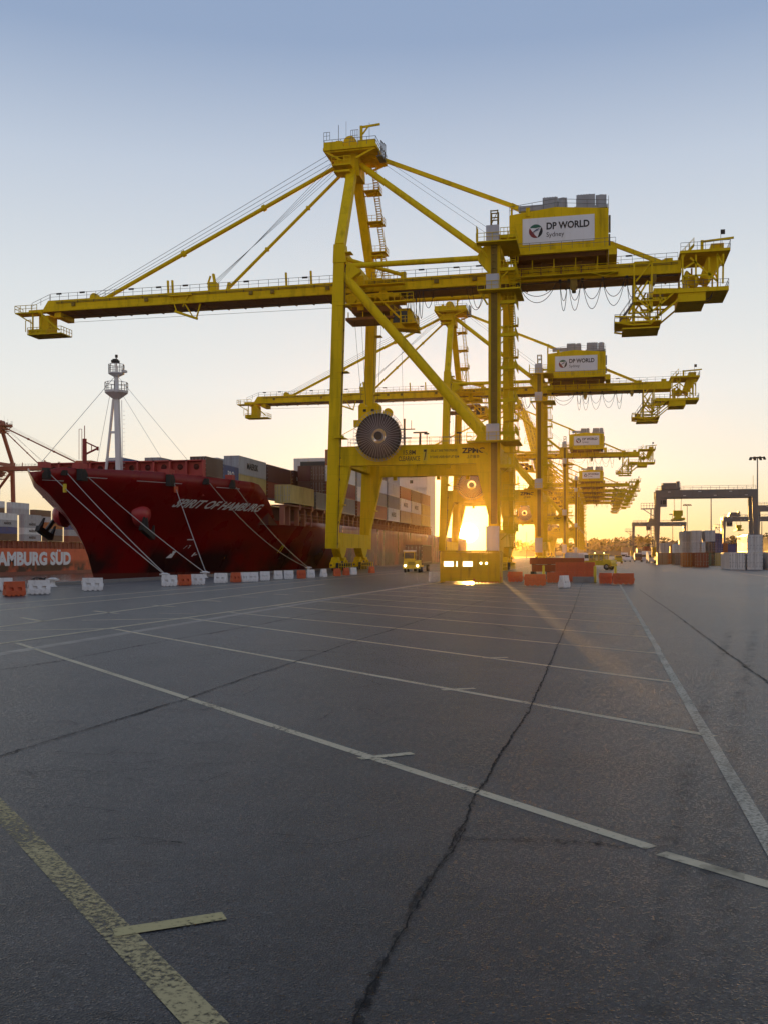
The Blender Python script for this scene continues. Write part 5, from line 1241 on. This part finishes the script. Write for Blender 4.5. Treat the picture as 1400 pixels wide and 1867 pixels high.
# yellow steel cabin, openings in both walls, emissive panes in the near ones
cab_ = empty('site_cabin', (-11.6, 86.6, 0)); tag(cab_, 'yellow steel cabin with two openings standing against the sun', 'cabin')
CO_ = (11.6, -86.6, 0)
def pxz(u, v, y=85.6): p = on_y(u, v, y); return p.x, p.z
x0, _ = pxz(803, 1000); x1, _ = pxz(909, 1000); zt = pxz(850, 1007)[1]
holes = [(808.5, 826.5), (831, 833.5), (843, 861)]; h0, h1 = pxz(850, 1033)[1], pxz(850, 1023.5)[1]
m = MB(CO_)
for yy in (85.6, 88.0):
    m.bx(x0, x1, yy, yy + .12, .15, h0); m.bx(x0, x1, yy, yy + .12, h1, zt)
    xs_ = [x0] + [q for a, b in holes for q in (pxz(a, 1028)[0], pxz(b, 1028)[0])] + [x1]
    for i in range(0, len(xs_), 2): m.bx(xs_[i], xs_[i + 1], yy + .002, yy + .118, h0, h1)
m.bx(x0 - .06, x0, 85.55, 88.2, 0, zt + .02).bx(x1, x1 + .06, 85.55, 88.2, 0, zt + .02)
m.bx(x0, x1, 85.45, 88.25, zt + .02, zt + .16)
for x in (x0 + .9, x0 + 1.9, x0 + 3.1, x0 + 4.2): m.bx(x, x + .08, 85.54, 85.6, .15, h0 - .05)
m.build('shell', paint('faded_cabin_yellow', (.52, .33, .008), .7, dirt=.6, scale=.8, spec=.15), cab_)
for a, b in (holes[0], holes[2]):
    xa, xb = pxz(a, 1028)[0], pxz(b, 1028)[0]; m = MB(CO_)
    m.bx(xa - .05, xa, 85.52, 85.6, h0 - .05, h1 + .05).bx(xb, xb + .05, 85.52, 85.6, h0 - .05, h1 + .05).bx(xa, xb, 85.52, 85.6, h1, h1 + .05).bx(xa, xb, 85.52, 85.6, h0 - .05, h0)
    m.build('window_frame', M['yellow_lt'], cab_)
M['lit'] = emit('glowing_cabin_pane', (1, .88, .55), 2.2)  # emissive panes fill the cabin openings to make them bright
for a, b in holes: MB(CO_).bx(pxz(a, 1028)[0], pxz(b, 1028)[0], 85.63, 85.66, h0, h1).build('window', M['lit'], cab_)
m = MB(CO_)
for u in (876, 886): p = pxz(u, 1027); m.lathe([(.07, -.04), (.1, .04)], (p[0], 85.5, p[1]), 'y', 12)
m.build('work_lamp', M['lamp'], cab_)

# ================================================================ vehicles
def wheel(m, c, r=.5, w=.32, axis='x'):
    m.lathe([(r * .55, -w / 2), (r, -w / 2 + .03), (r, w / 2 - .03), (r * .55, w / 2)], c, axis, 18)
def rim(m, c, r=.5, w=.34, axis='x'): m.lathe([(.05, -w / 2), (r * .5, -w / 2), (r * .5, w / 2), (.05, w / 2)], c, axis, 12)
def terminal_tractor(loc, rz, label, load=True):
    """yard tractor: offset cab with pale roof, low bonnet, flat bed trailer; front faces -Y"""
    t = empty('terminal_tractor', loc, rz); tag(t, label, 'truck')
    m = MB().bx(-1.15, 1.15, .1, 4.6, .75, 1.0).bx(-1.2, 1.2, -.35, .0, .55, 1.05)
    m.hexa([(-1.15, -.1, 1.0), (1.15, -.1, 1.0), (1.15, 1.9, 1.0), (-1.15, 1.9, 1.0)], [(-1.1, 0, 1.62), (1.1, 0, 1.62), (1.1, 1.9, 1.75), (-1.1, 1.9, 1.75)])
    m.mat(1)
    for i in range(5): m.bx(-.5, .5, -.13, -.08, 1.08 + i * .09, 1.12 + i * .09)
    m.build('body', [M['bollard_y'], M['dark']], t)
    m = MB(); cx0, cx1 = -1.15, .35
    for x in (cx0, cx1 - .1):
        for y in (.5, 1.8): m.bx(x, x + .1, y, y + .1, 1.6, 2.95)
    m.bx(cx0, cx1, .5, .56, 1.6, 1.95).bx(cx0, cx1, 1.84, 1.9, 1.6, 2.2).bx(cx0, cx1, .5, .56, 2.8, 2.95)
    m.mat(1).bx(cx0 + .1, cx1 - .1, .52, .54, 1.95, 2.8).bx(cx0 + .02, cx0 + .04, .6, 1.8, 1.9, 2.85).bx(cx1 - .04, cx1 - .02, .6, 1.8, 1.9, 2.85)
    m.mat(2).bx(cx0 - .08, cx1 + .08, .35, 2.0, 2.95, 3.1)
    m.build('cab', [M['bollard_y'], M['glass'], M['white']], t)
    for x in (-.85, .85):
        m = MB().lathe([(.05, -.05), (.16, -.05), (.16, .03)], (x, -.37, .95), 'y', 12); m.build('headlight', M['lamp'], t)
    MB().bar((1.0, 1.5, 1.7), (1.0, 1.5, 3.2), .1).bx(1.15, 1.3, .3, .5, 2.2, 2.7).bx(-1.35, -1.2, .3, .5, 2.2, 2.7).build('exhaust_and_mirrors', M['dark'], t)
    wl = [(-1.0, .75), (1.0, .75), (-.95, 3.7), (.95, 3.7)] + ([(s * .95, y) for s in (-1, 1) for y in (11.5, 12.8)] if load else [])
    for x, y in wl:
        m = MB(); wheel(m, (x, y, .5)); m.mat(1); rim(m, (x, y, .5)); m.build('wheel', [M['tyre'], M['galv']], t)
    if load: MB().bx(-1.2, 1.2, 2.6, 15.0, 1.05, 1.3).bx(-.5, .5, 4, 14.5, .8, 1.05).bx(-1.22, -1.1, 2.6, 15, 1.3, 1.42).build('trailer', M['dark'], t)
    return t
p = ground(750, 1044); terminal_tractor((p.x, p.y, 0), R(4), 'yellow yard tractor with pale cab roof and lit headlights, coming out under the crane')
a_ = R(4)
container('brown', (p.x + 1.2 * math.cos(a_) - 2.75 * math.sin(a_), p.y + 1.2 * math.sin(a_) + 2.75 * math.cos(a_), 1.32), 12.19, 2.6, 'brown container riding on the yard tractor trailer under the crane', rz=a_)

# yellow cabbed yard truck with windows seen through against the light
def yard_truck(loc, rz, label):
    t = empty('yard_truck', loc, rz); tag(t, label, 'truck')
    m = MB().bx(-2.9, 2.2, -1.1, 1.1, .75, 1.05).hexa([(1.0, -1.1, 1.05), (2.3, -1.05, 1.05), (2.3, 1.05, 1.05), (1.0, 1.1, 1.05)], [(1.0, -1.0, 1.75), (2.1, -.9, 1.6), (2.1, .9, 1.6), (1.0, 1.0, 1.75)])
    m.bx(-1.6, 1.0, -1.1, 1.1, 1.05, 1.5).bx(-2.9, -1.6, -1.0, 1.0, 1.05, 1.5).bx(2.3, 2.45, -1.1, 1.1, .6, .95)
    m.build('body', M['bollard_y'], t)
    m = MB()
    for x in (-1.6, -.8, .1, .9):
        for y in (-1.08, 1.0): m.bx(x, x + .1, y, y + .08, 1.5, 2.45)
    m.bx(-1.65, 1.15, -1.2, 1.2, 2.45, 2.62).bx(-1.6, -1.52, -1, 1, 1.5, 1.9)
    m.build('cab', M['bollard_y'], t)
    m = MB()
    for x0_, x1_ in ((-1.5, -.8), (-.7, .1), (.2, .9)): m.bx(x0_, x1_, -1.06, -1.04, 1.5, 2.45).bx(x0_, x1_, 1.04, 1.06, 1.5, 2.45)
    mg, ng, bg_ = new_mat('clear_cab_glass') if 'clear' not in M else (M['clear'], None, None)
    if ng:
        bg_.inputs['Base Color'].default_value = (.9, .85, .6, 1); bg_.inputs['Transmission Weight'].default_value = .85; bg_.inputs['Roughness'].default_value = .15; bg_.inputs['IOR'].default_value = 1.05; M['clear'] = mg
    m.build('window', M['clear'], t)
    for x, y in ((-2.2, -.95), (-2.2, .95), (1.5, -.95), (1.5, .95)):
        m = MB(); wheel(m, (x, y, .52), .52, .34, 'y'); m.mat(1); rim(m, (x, y, .52), .52, .36, 'y'); m.build('wheel', [M['tyre'], M['galv']], t)
    for x in (-1.0, .6): MB().lathe([(.1, 2.62), (.1, 2.78), (.06, 2.84)], (x, 0, 0), 'z', 10).build('beacon', M['flood'], t)
    return t
p = ground(1094, 1039); yard_truck((p.x, p.y + 1, 0), R(-24), 'yellow yard truck with tall cab windows glowing against the sunset, behind the tall yellow post')
def small_vehicle(name, loc, rz, label, L_, W, H_, bodym, cat, boxy=True, grp=None):
    t = empty(name, loc, rz); tag(t, label, cat, grp)
    m = MB().bx(-W / 2, W / 2, 0, 1.9 if boxy else L_, .5, 1.0)
    if boxy: m.hexa([(-W / 2, 0, 1.0), (W / 2, 0, 1.0), (W / 2, 1.9, 1.0), (-W / 2, 1.9, 1.0)], [(-W / 2 + .05, .25, 2.6), (W / 2 - .05, .25, 2.6), (W / 2 - .05, 1.9, 2.7), (-W / 2 + .05, 1.9, 2.7)])
    else: m.hexa([(-W / 2, .9, 1.0), (W / 2, .9, 1.0), (W / 2, L_ - .2, 1.0), (-W / 2, L_ - .2, 1.0)], [(-W / 2 + .15, 1.7, H_), (W / 2 - .15, 1.7, H_), (W / 2 - .15, L_ - .5, H_), (-W / 2 + .15, L_ - .5, H_)])
    m.build('cab' if boxy else 'body', bodym, t)
    m = MB()
    if boxy: m.add([(-W / 2 + .12, .035, 1.6), (W / 2 - .12, .035, 1.6), (W / 2 - .15, .19, 2.4), (-W / 2 + .15, .19, 2.4)], [(0, 1, 2, 3)])
    else: m.add([(-W / 2 + .15, 1.0, 1.08), (W / 2 - .15, 1.0, 1.08), (W / 2 - .25, 1.6, H_ - .08), (-W / 2 + .25, 1.6, H_ - .08)], [(0, 1, 2, 3)])
    m.build('windscreen', M['glass'], t)
    if boxy: MB().bx(-W / 2, W / 2, 2.1, L_, 1.1, H_).bx(-.4, .4, 1.9, L_, .7, 1.1).build('load_box', M['white'], t)
    for x in (-W / 2 + .15, W / 2 - .15):
        for y in ((.8, L_ - 1.2) if boxy else (.8, L_ - .8)):
            m = MB(); wheel(m, (x, y, .42), .42, .26); m.build('wheel', M['tyre'], t)
        MB().bx(x - .15, x + .15, -.03, .0, .75, .92).build('headlight', M['white'], t)
    return t
def at(u, v): q = ground(u, v); return (q.x, q.y, 0)
GV = 'far vehicles on the yard road'
small_vehicle('box_truck', at(1176, 1024.2), R(-3), 'white box truck front on, below the left leg of the big grey gantry', 8, 2.5, 3.6, M['white'], 'truck', True, GV)
small_vehicle('box_truck', at(1190, 1027), R(3), 'white truck half hidden at the foot of the big gantry left leg', 8, 2.4, 3.3, M['white'], 'truck', True, GV)
small_vehicle('van', at(1143, 1024.6), R(-3), 'small white van far off on the yard road', 5, 1.9, 2.1, M['white'], 'van', False, GV)
small_vehicle('box_truck', at(1137, 1022.0), R(-3), 'far white truck beside the small van', 8, 2.5, 3.2, M['white'], 'truck', True, GV)
small_vehicle('box_truck', at(1072, 1031), R(40), 'truck with white cab half hidden behind the yellow yard truck', 7, 2.4, 2.9, M['white'], 'truck', True, GV)
small_vehicle('car', at(1128, 1027.5), R(4), 'dark yellow vehicle behind the yard truck', 4.6, 2.0, 2.2, M['bollard_y'], 'car', False, GV)
small_vehicle('box_truck', at(1163, 1024.5), R(0), 'dark truck left of the white box truck', 8, 2.4, 3.0, M['c_brown'] if 'c_brown' in M else M['dark'], 'truck', True, GV)

# ================================================================ yard gantries
def yard_gantry(x0, x1, Y, zt, label, spz=11.5, tx=.2):
    """rubber tyred gantry: portal legs in pairs, double girder, trolley, cab, spreader"""
    xc = (x0 + x1) / 2; t = empty('yard_gantry', (xc, Y, 0)); tag(t, label, 'gantry crane', 'grey yard gantries')
    W = x1 - x0; D = 7.0; g = M['rtg']; a, b = -W / 2, W / 2
    for x in (a, b):
        for y in (0, D):
            s = 1 if x < 0 else -1
            m = MB().hexa([(x - .35, y - .3, 1.4), (x + .35, y - .3, 1.4), (x + .35, y + .3, 1.4), (x - .35, y + .3, 1.4)], [(x - .45 - .4 * (s < 0), y - .4, zt - 1.9), (x + .45 + .4 * (s > 0), y - .4, zt - 1.9), (x + .45 + .4 * (s > 0), y + .4, zt - 1.9), (x - .45 - .4 * (s < 0), y + .4, zt - 1.9)])
            m.build('leg', g, t)
        MB().bx(x - .5, x + .5, -1.6, D + 1.6, 1.0, 1.9).bx(x - .4, x + .4, .3, D - .3, zt - 1.2, zt - .4).build('sill_beam', g, t)
        for y in (-1, .9, D - .9, D + 1):
            m = MB(); wheel(m, (x, y, .7), .7, .5); m.build('wheel', M['tyre'], t)
    for y in (0, D):
        m = MB().bx(a - .55, b + .55, y - .5, y + .5, zt - 1.9, zt)
        for i in range(6): x = a + W * (i + .7) / 6.4; m.mat(1).bx(x, x + .7, y - .53, y - .5, zt - .55 - 1.0 * (i % 2), zt - .42 - 1.0 * (i % 2)).mat(0)
        m.rails([(a, y - .45, zt), (b, y - .45, zt)], 1.0, 2.2, .07)
        m.build('girder', [g, M['white']], t)
    xt = a + W * tx
    m = MB().bx(xt - 2.4, xt + 2.4, -.6, D + .6, zt + .2, zt + .7).bx(xt - 1.9, xt + 1.4, 1, 5.5, zt + .7, zt + 2.0).bx(xt + 1.5, xt + 2.3, 1, 4, zt + .7, zt + 2.4).bx(xt - 2.3, xt - 2, .5, 5, zt + .7, zt + 1.4)
    m.rails([(xt - 2.4, -.6, zt + .7), (xt + 2.4, -.6, zt + .7)], 1.1, .8, .08).build('trolley', g, t)
    m = MB().bx(xt - 3.4, xt - 1.0, -.2, 1.8, zt - 4.3, zt - 2.1).mat(1).bx(xt - 3.2, xt - 2.3, -.23, -.2, zt - 3.7, zt - 2.6).bx(xt - 2.1, xt - 1.2, -.23, -.2, zt - 3.7, zt - 2.6)
    m.build('operator_cab', [g, M['glass']], t)
    m = MB()
    for dx in (-1, 1):
        for dy in (-1, 1): m.bar((xt + 2 + dx, D / 2 + dy, zt), (xt + 2 + dx * .8, D / 2 + dy, spz + 2), .06)
    m.build('hoist_rope', M['cable'], t)
    m = MB().bx(xt + .8, xt + 3.2, D / 2 - 1.2, D / 2 + 1.2, spz + 1.2, spz + 2.6).bx(xt + .6, xt + 3.4, D / 2 - 6, D / 2 + 6, spz, spz + .5).bx(xt + 1.2, xt + 2.8, D / 2 - 2, D / 2 + 2, spz + .5, spz + 1.2)
    m.build('spreader', M['bollard_y'], t)
    m = MB().bx(a - 4.2, a - .6, -1, 2, zt - 4.9, zt - 4.7).rails([(a - 4.2, -1, zt - 4.7), (a - .6, -1, zt - 4.7)], 1.3, .7, .1).bar((a - .6, 0, zt - 7), (a - 3.6, 0, zt - 4.9), .18).bx(a - 2.6, a - 1.0, 0, 1.2, zt - 12.5, zt - 12.3)
    m.bar((a - 1.9, -.2, zt - 12.3), (a - 1.7, -.2, zt - 5), .18).bar((a - 2.7, -.2, zt - 12.3), (a - 2.4, -.2, zt - 9), .12).bar((a - .9, .2, 2), (a - .9, .2, zt - 5), .14).bar((a - 1.5, .2, 2), (a - 1.5, .2, zt - 5), .14)
    z = 2.4
    while z < zt - 6: m.bar((a - 1.5, .2, z), (a - .9, .2, z), .09); z += .7
    m.build('access_platform', g, t)
    m = MB().bx(a - 1.3, a - .3, 1, 5, 1.9, 4.4).bx(b + .3, b + 1.3, 1, 5, 1.9, 4.0).bar((b - .6, -.3, zt), (b - .6, -.3, zt + 3.5), .09)
    m.build('power_pack', M['bollard_y'], t)
    return t
yard_gantry(14.3, 38.6, 262, 19.3, 'big grey yard gantry nearest at right, spanning behind the tall light mast', 11.5, .14)
yard_gantry(16.2, 42.3, 520, 19.2, 'small far grey yard gantry seen through the left part of the biggest one', 13, .38)
yard_gantry(53.3, 79.0, 452, 19.2, 'mid distance grey yard gantry behind the right leg of the biggest one', 13, .18)
yard_gantry(52.6, 78.0, 352, 19.4, 'grey yard gantry beam entering at the right edge above the others', 12, .30)

# ================================================================ light masts
def light_mast(x, Y, h, label, heads=8, r=.32):
    t = empty('light_mast', (x, Y, 0)); tag(t, label, 'light mast', 'tall light masts of the yard')
    MB().lathe([(r, 0), (r * .5, h)], (0, 0, 0), 'z', 12).bx(-.6, .6, -.6, .6, 0, .25).build('pole', M['rtg'], t)
    if heads:
        m = MB().lathe([(1.6, h - .15), (1.6, h + .05)], (0, 0, 0), 'z', 16)
        m.bar((.3, 0, h * .45), (.9, 0, h * .45), .2); m.build('head_ring', M['dark'], t)
        for i in range(heads):
            a = 2 * math.pi * i / heads + .2; d = Vector((math.cos(a), math.sin(a), 0)); c = Vector((0, 0, h - .1)) + d * 1.9
            m = MB().hexa([c + Vector((-.35, -.35, -.55)) + d * .25, c + Vector((.35, -.35, -.55)) + d * .25, c + Vector((.35, .35, -.55)) + d * .25, c + Vector((-.35, .35, -.55)) + d * .25],
                          [c + Vector((-.3, -.3, .2)), c + Vector((.3, -.3, .2)), c + Vector((.3, .3, .2)), c + Vector((-.3, .3, .2))])
            m.build('floodlight', M['dark'], t)
    return t
def mast_at(u, Y, vtop, label, heads=8, r=.32): p = on_y(u, vtop, Y); light_mast(p.x, Y, p.z, label, heads, r)
mast_at(1380, 300, 834, 'tallest light mast, standing at the right edge behind the stacked white containers')
mast_at(1252, 565, 920, 'light mast with a wide lamp ring seen under the big gantry beam')
mast_at(1295.5, 420, 893, 'plain tall pole crossing under the middle of the big gantry beam', 0, .35)
mast_at(1225.5, 705, 937, 'far light mast left of the hanging yellow spreader'); mast_at(1303, 1030, 961, 'farthest small light mast right of the plain pole', 6)
mast_at(1388, 240, 951, 'short thin pole just right of the tallest light mast', 0, .16)
mast_at(959, 640, 970, 'faint thin pole seen between crane legs in the glare', 0, .25); mast_at(1068, 900, 972, 'thin pole right of the crane row far away', 0, .3)

# ================================================================ yard containers
GY = 'containers stacked in the yard'
def yc(colr, u, Y, z, lb, L_=12.19, H_=2.88, **k):
    """u = photo column of the near right corner"""
    x = Y * math.tan(heading(u)); container(colr, (x, Y, z), L_, H_, lb, GY, **k)
yc('white', 1357.7, 169.5, 0, 'white container on the ground left of the two white ones piled up')
yc('white', 1389.6, 169.5, 0, 'white container at the bottom of the pile of two at right'); yc('white', 1389.6, 169.5, 2.92, 'white container on top of the pile of two at right, its side blazing gold')
yc('pale grey', 1428, 169.5, 0, 'pale container at the right edge beside the pile of two'); yc('tan', 1436, 184, 2.92, 'tan container at the right edge set behind the pile of two', rz=0)
yc('white', 1436, 184, 0, 'white container at the right edge under the tan one')
yc('rust red', 1291, 196, 0, 'rust red container with white lettering squares and a gold lit side')
yc('orange', 1267, 203, 0, 'orange container left of the rust red one, its side lit gold', 6.06)
yc('dark grey', 1249.5, 240, 0, 'dark grey container standing alone in front of the white stacks')
yc('green', 1303, 226, 0, 'olive green container right of the rust red one'); yc('yellow', 1316, 226, 0, 'dull yellow container at the right of the olive green one')
yc('white', 1261, 268, 0, 'white container at the foot of the stack above the orange one'); yc('white', 1261, 268, 2.92, 'white container in the middle of the stack above the orange one'); yc('pale grey', 1261, 268, 5.84, 'pale container at the top of the stack above the orange one')
yc('pale grey', 1278.5, 262, 2.92, 'pale container in the stack above the rust red one, lower visible'); yc('pale grey', 1278.5, 262, 5.84, 'pale container at the top of the stack above the rust red one'); yc('slate', 1278.5, 262, 0, 'slate container at the foot of the stack behind the rust red one')
yc('white', 1292, 262, 2.92, 'white container right of the stack above the rust red one'); yc('slate', 1292, 262, 0, 'slate container at the foot, behind the olive green one'); yc('brown', 1292, 275, 5.84, 'brown container high between the pale stacks')
yc('brown', 1303, 262, 2.92, 'brown container under the pale one in the stack over the olive container'); yc('pale grey', 1303, 262, 5.84, 'pale container atop the stack over the olive container'); yc('brown', 1303, 262, 0, 'brown container at the foot behind the olive container')
yc('navy blue', 1317, 262, 2.92, 'navy blue container in the stack right of the pale stacks'); yc('navy blue', 1317, 275, 5.4, 'navy blue container at the top of the stack right of the pale stacks'); yc('slate', 1317, 262, 0, 'slate container at the foot of the navy stack')
yc('pale grey', 1219, 300, 0, 'tall pale container left of the dark grey one, lower of two'); yc('pale grey', 1219, 300, 2.92, 'tall pale container left of the dark grey one, upper of two')
yc('white', 1243, 330, 2.92, 'white container with a blazing gold side, upper, behind the dark grey one'); yc('brown', 1243, 330, 0, 'brown container below the gold lit white one behind the dark grey one')
yc('orange', 1224, 262, 0, 'short orange container left of the dark grey one', 6.06); yc('tan', 1216, 250, 0, 'tan container lit gold at the foot of the big gantry left leg', 6.06)
far = [('dark grey', 1332, 330, 0, 'dark grey container on the ground left of the white pile of two'), ('slate', 1345, 330, 0, 'slate container on the ground half hidden behind the white pile of two'),
       ('navy blue', 1340, 330, 2.92, 'navy blue container above the dark grey one, left of the white pile'), ('brown', 1352, 345, 2.92, 'brown container peeking out behind the gold lit side of the white pile'),
       ('brown', 1232, 420, 0, 'brown container on the ground under the hanging yellow spreader'), ('rust red', 1232, 420, 2.92, 'rust red container under the hanging yellow spreader, upper of two'),
       ('brown', 1204, 470, 0, 'brown container on the ground just right of the big gantry left leg'), ('slate', 1204, 470, 2.92, 'slate container just right of the big gantry left leg, upper of two'),
       ('tan', 1194, 520, 0, 'tan container on the ground just left of the big gantry left leg'), ('brown', 1194, 520, 2.92, 'brown container on the tan one just left of the big gantry left leg'),
       ('brown', 1168, 620, 0, 'far brown container on the ground behind the white box truck'), ('slate', 1168, 620, 2.92, 'far slate container stacked behind the white box truck'),
       ('rust red', 1250, 460, 5.84, 'rust red container topping the far brown pair near the wide lamp mast'), ('brown', 1250, 460, 2.92, 'brown container in the middle of the far pile near the wide lamp mast'), ('brown', 1250, 460, 0, 'brown container at the foot of the far pile near the wide lamp mast'),
       ('blue', 1268, 330, 5.84, 'blue container on the third tier behind the pale stacks, left of an orange one'), ('orange', 1281, 330, 5.84, 'orange container on the third tier behind the pale stacks, right of a blue one'),
       ('green', 1310, 330, 2.92, 'green container on a rust red one behind the navy blue stack'), ('rust red', 1310, 330, 0, 'rust red container on the ground behind the navy blue stack'),
       ('blue', 1326, 300, 0, 'blue container on the ground right of the navy blue stack'), ('orange', 1326, 300, 2.92, 'orange container on the blue one right of the navy blue stack'),
       ('rust red', 1214, 360, 2.92, 'rust red container on a navy blue one behind the tall pale pair'), ('navy blue', 1214, 360, 0, 'navy blue container on the ground behind the tall pale pair'),
       ('white', 1184, 420, 0, 'white container on the ground beyond the big gantry left leg'), ('rust red', 1184, 420, 2.92, 'rust red container on the white one beyond the big gantry left leg'), ('yellow', 1206, 300, 0, 'yellow container on the ground left of the tall pale pair')]
for cn, u, Y, z, lb in far: yc(cn, u, Y, z, lb, door=False)
# far sheds
sh = MB().bx(44, 78, 905, 930, 0, 11).prism([(43.5, 11), (78.5, 11), (61, 13.5)], 904, 931, lambda p, q, t: (p, t, q)).bx(50, 56, 904.8, 905, 0, 6).bx(62, 68, 904.8, 905, 0, 6)
tag(sh.build('warehouse', paint('shed_cladding', (.26, .25, .24), .6, dirt=.3)), 'long grey warehouse far behind the yard road', 'building')
sh = MB().bx(20, 40, 1000, 1020, 0, 9).bx(19.6, 40.4, 999.6, 1020.4, 9, 9.5).bx(24, 29, 999.8, 1000, 0, 5)
tag(sh.build('office_building', M['c_tan']), 'low tan office block far away at the end of the yard road', 'building')

# ================================================================ sun disc and air
hz = MB().bx(-S - 20, S + 20, -80, S + 20, -10.5, 110).build('haze', [])
hm_ = bpy.data.materials.new('sunset_haze'); hm_.use_nodes = True; hn = hm_.node_tree
for nd in list(hn.nodes):
    if nd.type != 'OUTPUT_MATERIAL': hn.nodes.remove(nd)
pv = hn.nodes.new('ShaderNodeVolumePrincipled'); pv.inputs['Density'].default_value = HAZE_DENSITY; pv.inputs['Anisotropy'].default_value = HAZE_G
pv.inputs['Color'].default_value = (1, .76, .42, 1); hn.links.new(pv.outputs[0], hn.nodes['Material Output'].inputs['Volume'])
hz.data.materials.append(hm_); hz['kind'] = 'stuff'
